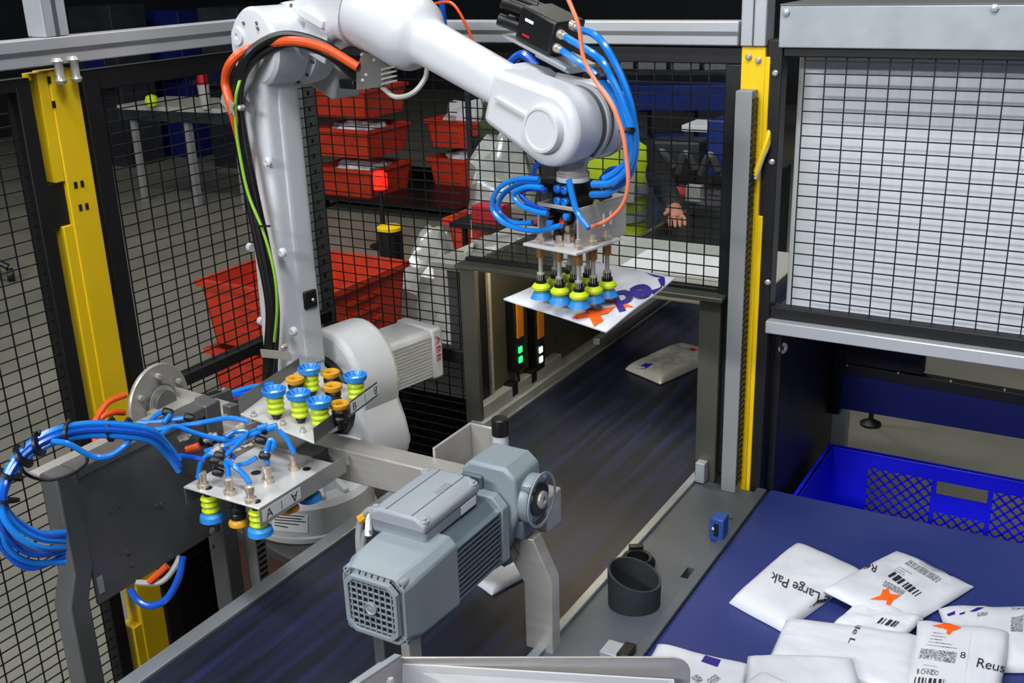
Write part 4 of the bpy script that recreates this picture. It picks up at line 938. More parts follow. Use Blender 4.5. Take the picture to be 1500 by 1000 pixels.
MB().tube([at(184, 578, d=2.55), at(160, 588, d=2.52), at(146, 605, d=2.5), at(138, 625, d=2.48), at(142, 655, d=2.46), at(150, 668, d=2.45)], .0075, 10).build('tube', M_ORANGE, oc_)
MB().tube([at(182, 604, d=2.55), at(165, 604, d=2.52), at(148, 612, d=2.5), at(144, 630, d=2.5), at(148, 660, d=2.47)], .0075, 10).build('tube', M_ORANGE, oc_)
lw = thing('hanging_hose', 'dark blue hose loop hanging under the rack plate in front of the yellow post', 'hose', at(220, 880, d=2.4))
MB().tube([at(190, 862, d=2.42), at(203, 880, d=2.42), at(222, 887, d=2.42), at(245, 876, d=2.42), at(262, 845, d=2.42), at(268, 815, d=2.42)], .008, 10).build('tube', M_HOSED, lw)
MB().tube([at(218, 852, d=2.43), at(232, 840, d=2.43), at(245, 828, d=2.43)], .008, 8).build('orange_tube', M_ORANGE, lw)
MB().tube([at(200, 853, d=2.44), at(235, 852, d=2.44), at(255, 832, d=2.44), at(264, 815, d=2.44)], .007, 8).build('grey_tube', M_GREYC, lw)

# ================================================================== mailing bags
from mathutils.bvhtree import BVHTree
def bag(label, pts, zs, thick, seed, group='white mailing bags on the blue belt', n=34, wr=.0036, name='mailing_bag', mt=None, cat='bag'):
    """pts: four ground corners (world), zs: corner heights of the underside, thick: pillow height"""
    P = [V((p.x, p.y, z)) for p, z in zip(pts, zs)]
    wr *= min(1, min((P[1] - P[0]).length, (P[2] - P[1]).length) / .26)
    rnd = random.Random(seed); ph = [rnd.uniform(0, 6.28) for _ in range(8)]; fx = [rnd.uniform(4, 15) for _ in range(8)]
    def base_(u, v): return P[0] * (1 - u) * (1 - v) + P[1] * u * (1 - v) + P[2] * u * v + P[3] * (1 - u) * v
    def prof(u, v): return max(0, (1 - abs(2 * u - 1) ** 9) * (1 - abs(2 * v - 1) ** 9)) ** .6
    def wrk(u, v):
        s_ = 0
        for k in range(4): s_ += math.sin(fx[k] * u + fx[k + 4] * v * (1 if k % 2 else -1) + ph[k]) * (.5 if k > 1 else .9)
        s_ += 2.2 * noise.noise(V((u * 5 + seed, v * 5, seed * 1.7))) + 1.4 * (1 - 2 * abs(noise.noise(V((u * 7 + v * 4, v * 3 - u * 5, seed * 3.1)))))
        return s_ / 4
    top = []; bot = []
    for j in range(n + 1):
        for i in range(n + 1):
            u, v = i / n, j / n; b = base_(u, v); f_ = prof(u, v)
            jx = .0015 * math.sin(v * 9 + ph[0]); jy = .0015 * math.sin(u * 8 + ph[1])
            b = b + V((jx, jy, 0))
            top.append(b + ZZ * (.003 + thick * f_ + wr * wrk(u, v) * (.25 + f_))); bot.append(b)
    mb = MB(); N = (n + 1) ** 2; fs = []
    for j in range(n):
        for i in range(n):
            a = j * (n + 1) + i; fs.append((a, a + 1, a + n + 2, a + n + 1)); fs.append((N + a, N + a + n + 1, N + a + n + 2, N + a + 1))
    for i in range(n):
        a = i; fs.append((a, N + a, N + a + 1, a + 1)); a = n * (n + 1) + i; fs.append((a, a + 1, N + a + 1, N + a))
        a = i * (n + 1); fs.append((a, a + n + 1, N + a + n + 1, N + a)); a = i * (n + 1) + n; fs.append((a, N + a, N + a + n + 1, a + n + 1))
    mb.add(top + bot, fs)
    t_ = thing(name, label, cat, sum(P, V((0, 0, 0))) / 4, group)
    o = mb.build('pouch', mt or M_BAG, t_, ang=50)
    tree = BVHTree.FromPolygons([tuple(x) for x in top], [f for f in fs if max(f) < N])
    t_b = [t_, tree]
    return t_b
def hit(tree, px, py, off=.0012):
    d = ray(px, py).normalized(); loc, nrm, idx, dist = tree.ray_cast(CAM, d)
    if loc is None: loc, nrm, idx, dist = tree.find_nearest(at(px, py, Z=.82) if True else None)
    if nrm.z < 0: nrm = -nrm
    return loc + nrm * off
def decal_poly(bg, name, mt, polys, off=.0012, sub=2):
    mb = MB()
    for poly in polys:
        if len(poly) == 4:
            k = sub; g_ = []
            for j in range(k + 1):
                for i in range(k + 1):
                    u, v = i / k, j / k
                    x = poly[0][0] * (1 - u) * (1 - v) + poly[1][0] * u * (1 - v) + poly[2][0] * u * v + poly[3][0] * (1 - u) * v
                    y = poly[0][1] * (1 - u) * (1 - v) + poly[1][1] * u * (1 - v) + poly[2][1] * u * v + poly[3][1] * (1 - u) * v
                    g_.append(hit(bg[1], x, y, off))
            mb.add(g_, [(j * (k + 1) + i, j * (k + 1) + i + 1, (j + 1) * (k + 1) + i + 1, (j + 1) * (k + 1) + i) for j in range(k) for i in range(k)])
        else:
            mb.add([hit(bg[1], x, y, off) for x, y in poly], [tuple(range(len(poly)))])
    return mb.build(name, mt, bg[0])
def decal_text(bg, body, mt, o, u, v, name='printed_text', off=.0022, bold=0, rng=None):
    key = (body, bold)
    if True:
        cu = bpy.data.curves.new('lettering', 'FONT'); cu.body = body; cu.size = 1; cu.resolution_u = 3; cu.offset = bold; cu.space_character = .96
        ob = bpy.data.objects.new('lettering', cu); COL.objects.link(ob); bpy.context.view_layer.update()
        me = bpy.data.meshes.new_from_object(ob.evaluated_get(bpy.context.evaluated_depsgraph_get()))
        bm = bmesh.new(); bm.from_mesh(me); bmesh.ops.triangulate(bm, faces=bm.faces)
        bmesh.ops.subdivide_edges(bm, edges=[e for e in bm.edges if e.calc_length() > .15], cuts=2, use_grid_fill=True); bmesh.ops.triangulate(bm, faces=bm.faces)
        bm.verts.index_update()
        vs_ = [(q.co.x, q.co.y) for q in bm.verts]; fs = [tuple(q.index for q in f.verts) for f in bm.faces]
        bm.free(); bpy.data.meshes.remove(me); bpy.data.objects.remove(ob); bpy.data.curves.remove(cu)
    x0 = min(x for x, y in vs_); x1 = max(x for x, y in vs_); h_ = max(y for x, y in vs_)
    f = lambda x, y: ((x - x0) / (x1 - x0), y / h_)
    mb = MB(); pv = []
    for x, y in vs_:
        a, b = f(x, y); pv.append(hit(bg[1], o[0] + u[0] * a + v[0] * b, o[1] + u[1] * a + v[1] * b, off))
    return mb.add(pv, fs).build(name, mt, bg[0])
def barcode(bg, o, u, v, nb, seed, name='barcode', mt=None):
    rnd = random.Random(seed); x = 0; polys = []
    while x < 1:
        w_ = rnd.choice((.5, 1, 1, 1.6)) / nb; g_ = rnd.choice((.5, .8, 1.2)) / nb
        a, b = x, min(1, x + w_)
        polys.append([(o[0] + u[0] * a, o[1] + u[1] * a), (o[0] + u[0] * b, o[1] + u[1] * b), (o[0] + u[0] * b + v[0], o[1] + u[1] * b + v[1]), (o[0] + u[0] * a + v[0], o[1] + u[1] * a + v[1])])
        x += w_ + g_
    return decal_poly(bg, name, mt or M_INK, polys, .002, 2)
def lines(bg, o, u, v, cnt, seed, th=.25, name='printed_lines'):
    rnd = random.Random(seed); polys = []
    for k in range(cnt):
        f0 = k / max(1, cnt - 1); a = rnd.uniform(0, .1); b = rnd.uniform(.45, 1); dv = (v[0] * th / cnt, v[1] * th / cnt)
        p = (o[0] + v[0] * f0, o[1] + v[1] * f0)
        polys.append([(p[0] + u[0] * a, p[1] + u[1] * a), (p[0] + u[0] * b, p[1] + u[1] * b), (p[0] + u[0] * b + dv[0], p[1] + u[1] * b + dv[1]), (p[0] + u[0] * a + dv[0], p[1] + u[1] * a + dv[1])])
    return decal_poly(bg, name, M_INKG, polys, .002, 2)
def xmark(bg, c_, k=1.0, rot=0):
    w_ = [(-21, 3), (-7, -3), (-5, -9), (0, -13), (5, -9), (7, -4), (22, -2), (10, 7), (6, 14), (2, 10), (-2, 4)]
    w1 = [[(-23, 4), (-6, -2), (2, 3), (-8, 5)], [(-7, -2), (-4, -10), (4, -12), (7, -3)], [(7, -4), (23, -2), (11, 6), (3, 3)], [(2, 2), (12, 5), (6, 14), (1, 11)], [(-7, -3), (8, -4), (10, 6), (-4, 5)]]
    ca, sa = math.cos(rot), math.sin(rot)
    return decal_poly(bg, 'orange_letter_x', M_OPRINT, [[(c_[0] + k * (x * ca - y * sa), c_[1] + k * (x * sa + y * ca)) for x, y in q] for q in w1], .0015, 2)
PZ = lambda l, z: [at(x, y, Z=z) for x, y in l]
# the bag held by the gripper
hb_ = bag('white courier bag held under the suction cups of the robot gripper', [at(737, 439, Z=1.445), at(888, 487, Z=1.44), at(990, 408, Z=1.46), at(868, 385, Z=1.455)], [1.445, 1.44, 1.46, 1.455], .008, 3, None, wr=.004)
decal_text(hb_, 'Fed', M_PURPLE, (974, 408), (-80, 24), (13, 26), 'purple_lettering', .0025, .035)
decal_poly(hb_, 'orange_lettering', M_OPRINT, [[(880, 436), (898, 437), (928, 450), (908, 451)]], .0016, 4)
decal_poly(hb_, 'orange_lettering', M_OPRINT, [[(835, 470), (845, 461), (902, 449), (890, 460)], [(854, 448), (867, 446), (884, 470), (871, 479)]], .002, 6)
# bag on the dark belt inside the tunnel
b0 = bag('silver grey courier bag lying on the dark belt inside the tunnel', PZ([(916, 541), (1000, 507), (1062, 521), (968, 563)], ZC), [ZC] * 4, .028, 11, None, mt=mat('silver_polybag', (188, 188, 184), .3, .25, .06, 6, .2, 40), wr=.008)
decal_poly(b0, 'purple_mark', M_PURPLE, [[(932, 540), (945, 532), (958, 533), (945, 541)]], .0015)
decal_poly(b0, 'red_mark', M_RED, [[(1009, 512), (1014, 509), (1021, 512), (1016, 515)]], .0015)
lines(b0, (948, 530), (40, -16), (18, 6), 6, 5)
b1 = bag('white bag with purple mark on the dark belt behind the gearmotor', PZ([(690, 850), (742, 815), (775, 843), (722, 872)], ZC - .003), [ZC - .003] * 4, .012, 12, None)
decal_poly(b1, 'purple_mark', M_PURPLE, [[(738, 823), (744, 819), (752, 823), (745, 827)]], .0015)
# the pile on the blue belt
p1 = bag('folded white bag printed upside-down Reusable Large Pak at the left of the pile', PZ([(1068, 873), (1168, 787), (1268, 832), (1150, 917)], .80), [.782] * 4, .022, 21, wr=.004)
decal_text(p1, 'able Large Pak', M_INK, (1236, 884), (-105, -46), (-4, 13))
p8 = bag('white bag corner with barcode peeking out below the upper labelled bag', PZ([(1218, 912), (1262, 876), (1352, 905), (1310, 940)], .80), [.79, .795, .795, .79], .012, 22)
barcode(p8, (1292, 905), (26, 6), (-8, 8), 8, 4)
p6 = bag('white bag with purple print lying at the far right edge of the pile', PZ([(1376, 884), (1530, 884), (1540, 975), (1400, 975)], .80), [.784] * 4, .018, 23)
decal_poly(p6, 'purple_print', M_PURPLE, [[(1387, 900), (1399, 895), (1399, 900), (1390, 903)], [(1405, 899), (1414, 896), (1413, 899), (1406, 901)], [(1420, 896), (1432, 890), (1442, 890), (1428, 896)]], .0015, 1)
decal_poly(p6, 'barcode', M_INKG, [[(1482, 890), (1500, 890), (1498, 925), (1480, 925)], [(1432, 898), (1447, 896), (1446, 901), (1431, 903)]], .0015)
p2 = bag('white bag with shipping label and orange x on top at the back of the pile', PZ([(1207, 856), (1316, 790), (1428, 838), (1322, 905)], .825), [.808, .79, .784, .79], .013, 24)
decal_text(p2, 'Reu', M_INK, (1285, 829), (-22, -8), (-3, 10))
barcode(p2, (1334, 820), (46, 28), (-9, 6), 30, 7, mt=M_INKG); barcode(p2, (1310, 838), (40, 30), (-10, 6), 12, 8); decal_poly(p2, 'label_patch', M_INKG, [[(1297, 850), (1327, 866), (1320, 872), (1292, 857)]])
lines(p2, (1346, 815), (40, 20), (14, -10), 5, 9); lines(p2, (1308, 834), (24, 14), (6, -5), 3, 10)
xmark(p2, (1297, 874)); decal_poly(p2, 'purple_print', M_PURPLE, [[(1386, 824), (1396, 822), (1405, 829), (1396, 832)]], .0015)
p3 = bag('plain white bag with dark letters, lower middle of the pile', PZ([(1128, 945), (1152, 894), (1348, 920), (1338, 1015)], .83), [.80, .803, .806, .806], .016, 25)
decal_text(p3, 'ble L', M_INK, (1256, 910), (-14, 32), (8, 2))
p5 = bag('white bag with shipping label and orange x at the lower right of the pile', PZ([(1347, 892), (1483, 906), (1466, 1015), (1330, 1015)], .84), [.806, .803, .806, .81], .016, 26)
xmark(p5, (1387, 917), .95, .2)
decal_poly(p5, 'shipping_label', M_BAG, [[(1358, 920), (1422, 928), (1412, 1005), (1342, 1005)]], .0011, 8)
decal_poly(p5, 'barcode', M_INKG, [[(1350, 950), (1402, 956), (1398, 972), (1345, 964)]], .0017, 4)
decal_text(p5, 'B CHNDO', M_INK, (1343, 987), (31, 3), (1, -7), off=.0017); decal_text(p5, 'Reus', M_INK, (1430, 977), (40, 8), (3, -13), off=.0017)
decal_text(p5, '8', M_INK, (1406, 964), (8, 1), (1, -9), off=.0017)
barcode(p5, (1341, 992), (45, 4), (-2, 10), 16, 14); lines(p5, (1362, 926), (48, 6), (-8, 18), 5, 15); lines(p5, (1352, 974), (30, 4), (-2, 5), 2, 16)
p4 = bag('plain white bag on top at the front of the pile', PZ([(1098, 938), (1252, 942), (1268, 1020), (1086, 1020)], .87), [.83, .83, .834, .834], .012, 27)
lines(p4, (1150, 944), (80, 2), (2, 8), 2, 18)
p9 = bag('white bag at the bottom edge below the front bag of the pile', PZ([(1066, 1002), (1118, 966), (1200, 1010), (1160, 1040)], .87), [.825] * 4, .03, 29)
p7 = bag('white bag with purple square peeking out behind the stainless tray corner', PZ([(962, 936), (1110, 972), (1080, 1025), (930, 1000)], .80), [.783] * 4, .016, 28)
decal_poly(p7, 'purple_square', M_PURPLE, [[(1033, 960), (1056, 967), (1051, 977), (1027, 969)]], .0015)
decal_poly(p7, 'barcode', M_INKG, [[(1012, 992), (1022, 988), (1030, 996), (1020, 1001)], [(1035, 996), (1048, 988), (1056, 994), (1042, 1003)]], .0015)

# ================================================================== machine under the right panel
t = thing('trough_machine', 'black machine side panel and dark blue trough under the right mesh panel', 'machine', (-.6, 3.0, .6))
MB().box(-.80, -.775, YF + .03, 3.35, .62, 1.24).build('side_panel', M_BLACK, t, .003)
MB().box(-.775, -.742, 3.295, 3.345, .76, 1.235).build('corner_panel', M_BLACK, t, .003)
MB().prism([V((-.745, 3.3, .782)), V((.9, 3.3, .79)), V((.9, 3.3, .885)), V((-.745, 3.3, .92))], (0, .02, 0)).build('trough_panel', M_NAVY, t, .002)
MB().prism([V((-.745, 3.296, .905)), V((.9, 3.296, .865)), V((.9, 3.296, .90)), V((-.745, 3.296, .94))], (0, .04, 0)).build('trough_edge', M_BLACK, t, .002)
MB().box(-.742, -.50, 3.296, 3.34, .94, 1.235).build('face_panel', M_BLACK, t, .003)
for px, py in ((1241, 494), (1241, 535), (1316, 546), (1393, 558), (1472, 571)):
    MB().lathe(at(px, py, Y=3.2955), (0, -1, 0), [(.004, 0), (.003, .003)], 8).build('screw', M_STEEL, t)
p = at(1141, 508, Y=2.73); MB().lathe(p, (.8, -.5, .1), [(.013, -.01), (.015, .0), (.015, .018), (.008, .02), (.007, .01)], 16).build('round_connector', M_GREYC, t)
MB().box(-.70, -.66, 3.2, 3.24, 0, .62).build('leg', M_GREYDUCT, t)
p = at(1275, 622, Z=0.0)
MB().lathe(p, ZZ, [(.05, 0), (.05, .012), (.016, .03), (.012, .03), (.012, .8)], 16).build('levelling_foot', M_BLACKP, t)
t = thing('support_column', 'pale machine leg standing left of the blue crate', 'leg', at(1225, 640, Z=0))
p = at(1222, 640, Y=3.9)
MB().box(p.x - .10, p.x + .04, 3.9, 3.96, 0, .62).build('column', M_GALV, t, .004)
MB().box(p.x - .03, p.x - .02, 3.897, 3.9, 0, .55).build('groove', M_BLACKP, t)
# blue lattice crate
t = thing('blue_crate', 'bright blue plastic crate with lattice sides behind the end of the blue belt', 'crate', (-.4, 3.05, .3))
cz0, cz1 = .33, .70; cx0, cx1, cy0, cy1 = -.735, -.02, 2.74, 3.19
def blue_wall(y0, y1):
    for x0, x1, z0, z1 in ((cx0, cx1, cz1 - .05, cz1), (cx0, cx0 + .12, cz0, cz1 - .05), (cx0 + .31, cx0 + .325, cz0, cz1 - .05), (cx0 + .47, cx0 + .485, cz0, cz1 - .05), (cx1 - .06, cx1, cz0, cz1 - .05), (cx0 + .12, cx1 - .06, cz0, cz0 + .05), (cx0 + .325, cx0 + .47, cz1 - .155, cz1 - .095)):
        MB().box(x0, x1, y0, y1, z0, z1).build('wall_bar', M_BCRATE, t)
    lt = MB()
    def clip(xa, za, xb, zb, x0, x1, z0, z1):
        # Liang-Barsky in the window
        dx, dz = xb - xa, zb - za; t0, t1 = 0, 1
        for p_, q_ in ((-dx, xa - x0), (dx, x1 - xa), (-dz, za - z0), (dz, z1 - za)):
            if abs(p_) < 1e-9:
                if q_ < 0: return
                continue
            r_ = q_ / p_
            if p_ < 0: t0 = max(t0, r_)
            else: t1 = min(t1, r_)
        if t0 < t1 - .02: lt.beam((xa + dx * t0, (y0 + y1) / 2, za + dz * t0), (xa + dx * t1, (y0 + y1) / 2, za + dz * t1), .005, .006, (0, 1, 0))
    for x0, x1, z0, z1 in ((cx0 + .12, cx0 + .31, cz0 + .05, cz1 - .05), (cx0 + .485, cx1 - .06, cz0 + .05, cz1 - .05), (cx0 + .325, cx0 + .47, cz0 + .05, cz1 - .155)):
        h_ = z1 - z0; x = x0 - h_
        while x < x1 + h_:
            clip(x, z0, x + h_, z1, x0, x1, z0, z1); clip(x, z1, x + h_, z0, x0, x1, z0, z1); x += .034
    lt.build('lattice', M_BCRATE, t, kind='stuff')
blue_wall(cy1 - .006, cy1)
blue_wall(cy0, cy0 + .006)
for x0, x1 in ((cx0, cx0 + .006), (cx1 - .006, cx1)): MB().box(x0, x1, cy0 + .006, cy1 - .006, cz0, cz1).build('end_wall', M_BCRATE, t)
MB().box(cx0, cx1, cy0, cy1, cz0 - .008, cz0).build('base', M_BCRATE, t)
for x0, x1, y0, y1 in ((cx0 - .012, cx1 + .012, cy1 - .008, cy1 + .012), (cx0 - .012, cx1 + .012, cy0 - .012, cy0 + .008), (cx0 - .012, cx0 + .008, cy0, cy1), (cx1 - .008, cx1 + .012, cy0, cy1)):
    MB().box(x0, x1, y0, y1, cz1 - .012, cz1).build('rim', M_BCRATE, t, .002)
t = thing('low_stand', 'low dark stand under the bright blue crate', 'stand', (-.4, 3.0, 0))
MB().box(cx0 + .02, cx1 - .02, cy0 + .02, cy1 - .02, .28, cz0 - .008).build('shelf', M_DARKM, t)
for x in (cx0 + .04, cx1 - .06):
    for y in (cy0 + .04, cy1 - .06): MB().box(x, x + .03, y, y + .03, 0, .28).build('leg', M_DARKM, t)

# ================================================================== behind the fence
def tote(label, x0, x1, y0, y1, z0, z1, ribs=True, group=None, mt=None, name='orange_tote', ang=0):
    t = thing(name, label, 'crate', ((x0 + x1) / 2, (y0 + y1) / 2, z0), group); mt = mt or M_OCRATE
    w_ = .012; tp = .03
    cx, cy = (x0 + x1) / 2, (y0 + y1) / 2; ca, sa = math.cos(ang), math.sin(ang)
    def rot(p): return V((cx + (p[0] - cx) * ca - (p[1] - cy) * sa, cy + (p[0] - cx) * sa + (p[1] - cy) * ca, p[2]))
    B_ = [(x0 + tp, y0 + tp), (x1 - tp, y0 + tp), (x1 - tp, y1 - tp), (x0 + tp, y1 - tp)]; T_ = [(x0, y0), (x1, y0), (x1, y1), (x0, y1)]
    for k in range(4):
        j = (k + 1) % 4; inn = V((cx - (T_[k][0] + T_[j][0]) / 2, cy - (T_[k][1] + T_[j][1]) / 2, 0)).normalized() * w_
        q = [(*B_[k], z0), (*B_[j], z0), (*T_[j], z1), (*T_[k], z1)]
        mb = MB(); mb.add([rot(a) for a in q] + [rot(V(a) + inn) for a in q], [(0, 1, 2, 3), (7, 6, 5, 4), (0, 4, 5, 1), (1, 5, 6, 2), (2, 6, 7, 3), (3, 7, 4, 0)])
        wl_ = mb.build('wall', mt, t)
        if ribs:
            rb_ = MB(); d_ = V((T_[j][0] - T_[k][0], T_[j][1] - T_[k][1], 0)); L = d_.length; d_.normalize(); o_ = -inn.normalized()
            for r_ in range(3):
                zz = z0 + (z1 - z0) * (.3 + .2 * r_); f0 = (zz - z0) / (z1 - z0); off = tp * (1 - f0)
                m0 = V((T_[k][0], T_[k][1], zz)) + d_ * (L * .3) - o_ * (off - .006); m1 = m0 + d_ * (L * .4)
                p_ = [rot(m0), rot(m1)]; rb_.beam(p_[0], p_[1], .014, .018)
            rb_.build('wall_ribs', mt, wl_)
    mb = MB(); e = .02
    for a, b in (((x0 - e, y0 - e), (x1 + e, y0 + .004)), ((x0 - e, y1 - .004), (x1 + e, y1 + e)), ((x0 - e, y0), (x0 + .004, y1)), ((x1 - .004, y0), (x1 + e, y1))):
        q = [(a[0], a[1]), (b[0], a[1]), (b[0], b[1]), (a[0], b[1])]
        mb.prism([rot((x, y, z1 - .03)) for x, y in q], (0, 0, .03))
    mb.build('rim', mt, t)
    mb = MB(); mb.prism([rot((*q, z0)) for q in B_], (0, 0, .01)); mb.build('base', mt, t)
    return t, rot
tote('upper of two large orange totes stacked behind the robot column', -4.0, -3.25, 3.68, 4.38, .38, .72, group='large orange totes')
tote('lower of two large orange totes stacked behind the robot column', -4.0, -3.25, 3.68, 4.38, .03, .36, group='large orange totes')
for k, (px, py, w_, h_) in enumerate(((325, 462, 26, 5), (365, 470, 18, 6), (525, 452, 30, 6))):
    pass
# far stacks of orange crates
nc = at(546, 292, Z=.14)
dl = MB().box(nc.x - .72, nc.x + .95, nc.y - .03, nc.y + 1.5, .10, .14).build('dolly_deck', M_BLACKP)
dlt = thing('crate_dolly', 'low black dolly under the far stacks of orange crates', 'dolly', (nc.x, nc.y + .4, 0)); dl.parent = dlt; dl.matrix_parent_inverse = WM[dlt.name].inverted()
for x in (nc.x - .6, nc.x + .8):
    for y in (nc.y + .05, nc.y + 1.35): MB().lathe((x - .02, y, .05), (1, 0, 0), [(.05, 0), (.05, .03)], 14).build('caster', M_BLACKP, dlt)
def heap(parent_label, c_, rx, ry, h_, seed, mt, grp, name='mailing_bag', cat='bag'):
    mb = MB(); n, m_ = 18, 7; rnd = random.Random(seed); vs_ = []; fs = []
    for j in range(m_ + 1):
        a = j / m_ * math.pi / 2
        for i in range(n):
            b = 2 * math.pi * i / n; d_ = V((math.cos(b) * math.cos(a), math.sin(b) * math.cos(a), math.sin(a)))
            k = 1 + .35 * noise.noise(d_ * 2.3 + V((seed, seed * .3, 0))) + .12 * noise.noise(d_ * 7 + V((0, seed, 0)))
            vs_.append(V(c_) + V((d_.x * rx * k, d_.y * ry * k, max(0, d_.z * h_ * k))))
    for j in range(m_):
        for i in range(n): q = (i + 1) % n; fs.append((j * n + i, j * n + q, (j + 1) * n + q, (j + 1) * n + i))
    fs.append(tuple(range(n))[::-1]); fs.append(tuple(range(m_ * n, (m_ + 1) * n)))
    o = mb.add(vs_, fs).build(name, mt, ang=25); return tag(o, parent_label, cat, grp)
lv = ('bottom', 'middle', 'top')
for k in range(3):
    z0 = .14 + k * .36
    tote('%s orange crate of the nearer far stack seen through the back fence' % lv[k], nc.x - .66, nc.x, nc.y, nc.y + .62, z0, z0 + .26, False, 'far orange crates', name='orange_crate')
    if True:
        heap('white bags heaped in the %s orange crate of the nearer far stack' % lv[k], (nc.x - .33, nc.y + .31, z0 + .20), .28, .27, .11 if k < 2 else .16, 40 + k, M_BAG, 'bags in far crates')
x2 = nc.x + .05; y2 = nc.y + .78
for k in range(2):
    z0 = .14 + k * .36
    tote('%s orange crate of the farther stack right of the nearer one' % ('bottom', 'top')[k], x2 + .05, x2 + .75, y2, y2 + .62, z0, z0 + .26, False, 'far orange crates', name='orange_crate')
    heap('white bags heaped in the %s orange crate of the farther stack' % ('bottom', 'top')[k], (x2 + .4, y2 + .31, z0 + .20), .3, .27, .11 + k * .1, 50 + k, M_BAG, 'bags in far crates')
p = at(556, 262, d=8.6)
t = thing('red_glow_stand', 'glowing red lens on an added black stand in front of the far orange crates', 'lamp', (p.x, p.y, 0))
MB().lathe((p.x, p.y, 0), ZZ, [(.12, 0), (.12, .01), (.02, .015), (.02, p.z - .08)], 14).build('stand', M_BLACKP, t)  # red glow built as an emissive lens on an added stand
MB().lathe((p.x, p.y, p.z - .08), ZZ, [(.055, 0), (.06, .01), (.06, .12), (.04, .14)], 18).build('lens', M_REDGLOW, t)
p = at(570, 332, Z=.62)
t = thing('bollard', 'short black bollard with a yellow cap behind the large orange tote', 'bollard', (p.x, p.y, 0))
MB().lathe((p.x, p.y, 0), ZZ, [(.075, 0), (.075, .60)], 20).build('post', M_BLACKP, t); MB().lathe((p.x, p.y, .60), ZZ, [(.078, 0), (.078, .02), (.06, .03)], 20).build('cap', M_YELLOW, t)
t = thing('dark_filler_box', 'black box added for the darkness behind the lower back fence beside the robot motor', 'cabinet', (-2.0, 3.0, 0))
MB().box(-2.45, -1.78, 2.80, 3.2, .02, .80).build('body', M_BLACK, t, .004); MB().box(-2.4, -1.83, 2.792, 2.80, .06, .76).build('dark_front', M_BLACKP, t, .002)  # added black box stands in for the dark area behind the fence
heap('pile of clear plastic film on the floor right of the bollard', (at(640, 440, Z=.35).x, at(640, 440, Z=.35).y, 0), .32, .3, .66, 61, M_CLEARBAG, None, 'plastic_film', 'film')
# packing table with worker
t = thing('packing_table', 'pale packing table behind the back fence with plastic film on it', 'table', (-1.7, 3.8, 0))
MB().box(-2.22, -1.0, 3.15, 3.78, 1.12, 1.15).build('table_top', M_TABLE, t, .004)
for x in (-2.18, -1.85): 
    for y in (3.2, 3.7): MB().box(x, x + .05, y, y + .05, 0, 1.12).build('leg', M_STEELD, t)
heap('crumpled clear film lying on the left end of the packing table', (-2.0, 3.4, 1.15), .19, .16, .05, 62, M_CLEARBAG, None, 'plastic_film', 'film')
o = MB().box(-1.55, -1.15, 3.35, 3.6, 1.15, 1.154).build('paper_sheet', M_LABEL); tag(o, 'white paper sheet lying on the packing table', 'paper')
fp_ = at(742, 318, d=5.4)
heap('grey plastic film heaped up behind the packing table left of the worker', (fp_.x, fp_.y, fp_.z), .2, .2, .42, 63, M_CLEARBAG, None, 'plastic_film', 'film')
tote('orange crate standing under the heaped grey film behind the packing table', fp_.x - .22, fp_.x + .22, fp_.y - .2, fp_.y + .25, fp_.z - .24, fp_.z + .02, False, name='orange_crate')
bx_ = thing('grey_cart', 'plain grey cart under the crate with heaped grey film', 'cart', (fp_.x, fp_.y, 0)); MB().box(fp_.x - .2, fp_.x + .2, fp_.y - .18, fp_.y + .23, fp_.z - .29, fp_.z - .245).build('deck', M_GREYDUCT, bx_)
for dx in (-.19, .16):
    for dy in (-.17, .2): MB().box(fp_.x + dx, fp_.x + dx + .03, fp_.y + dy, fp_.y + dy + .03, 0, fp_.z - .29).build('leg', M_GREYDUCT, bx_)
p = at(712, 326, d=5.0)
t = thing('parts_tray', 'dark tray with a red box on the shelf left of the gripper hoses', 'tray', p)
MB().obox(p, (1, 0, 0), (0, 1, 0), ZZ, .14, .1, .012).build('tray', M_BLACKP, t, .003); MB().obox(p + V((.03, 0, .05)), (1, 0, 0), (0, 1, 0), ZZ, .07, .06, .04).build('box', M_RED, t, .003)
for dx in (-.12, .12): MB().box(p.x + dx - .01, p.x + dx + .01, p.y - .01, p.y + .01, 0, p.z - .012).build('leg', M_BLACKP, t)
# worker: continuous skinned body with vest and hair
wp = at(884, 280, d=4.9); wx, wy = wp.x, wp.y
fc = V((CAM.x - wx, CAM.y - wy, 0)).normalized(); sd = V((-fc.y, fc.x, 0))     # facing the camera side; sd is the worker's right... in view
if sd.dot(RT) < 0: sd = -sd
def Wp(s_, f_, z_): return V((wx, wy, 0)) + sd * s_ + fc * f_ + ZZ * z_
pk = thing('person', 'worker in hi-vis yellow vest and black sleeves standing at the packing table', 'person', (wx, wy, 0))
jt = {'pel': (0, -.10, .95, .15), 'wa': (0, -.06, 1.08, .14), 'ch': (0, .0, 1.26, .155), 'sh': (0, .02, 1.40, .11), 'nk': (0, .05, 1.47, .058), 'hd0': (0, .08, 1.545, .075), 'hd1': (0, .10, 1.63, .095), 'hd2': (0, .10, 1.70, .08),
      'sl': (-.17, .02, 1.385, .07), 'el': (-.27, .12, 1.14, .05), 'wl': (-.18, .36, 1.16, .032), 'sr': (.17, .02, 1.385, .07), 'er': (.30, .12, 1.15, .05), 'wr': (.30, .38, 1.17, .032),
      'hl': (-.10, -.10, .90, .10), 'kl': (-.11, -.06, .50, .065), 'al': (-.11, -.12, .09, .045), 'tl': (-.12, .05, .04, .04), 'hr': (.10, -.10, .90, .10), 'kr': (.11, -.06, .50, .065), 'ar': (.11, -.12, .09, .045), 'tr': (.12, .05, .04, .04)}
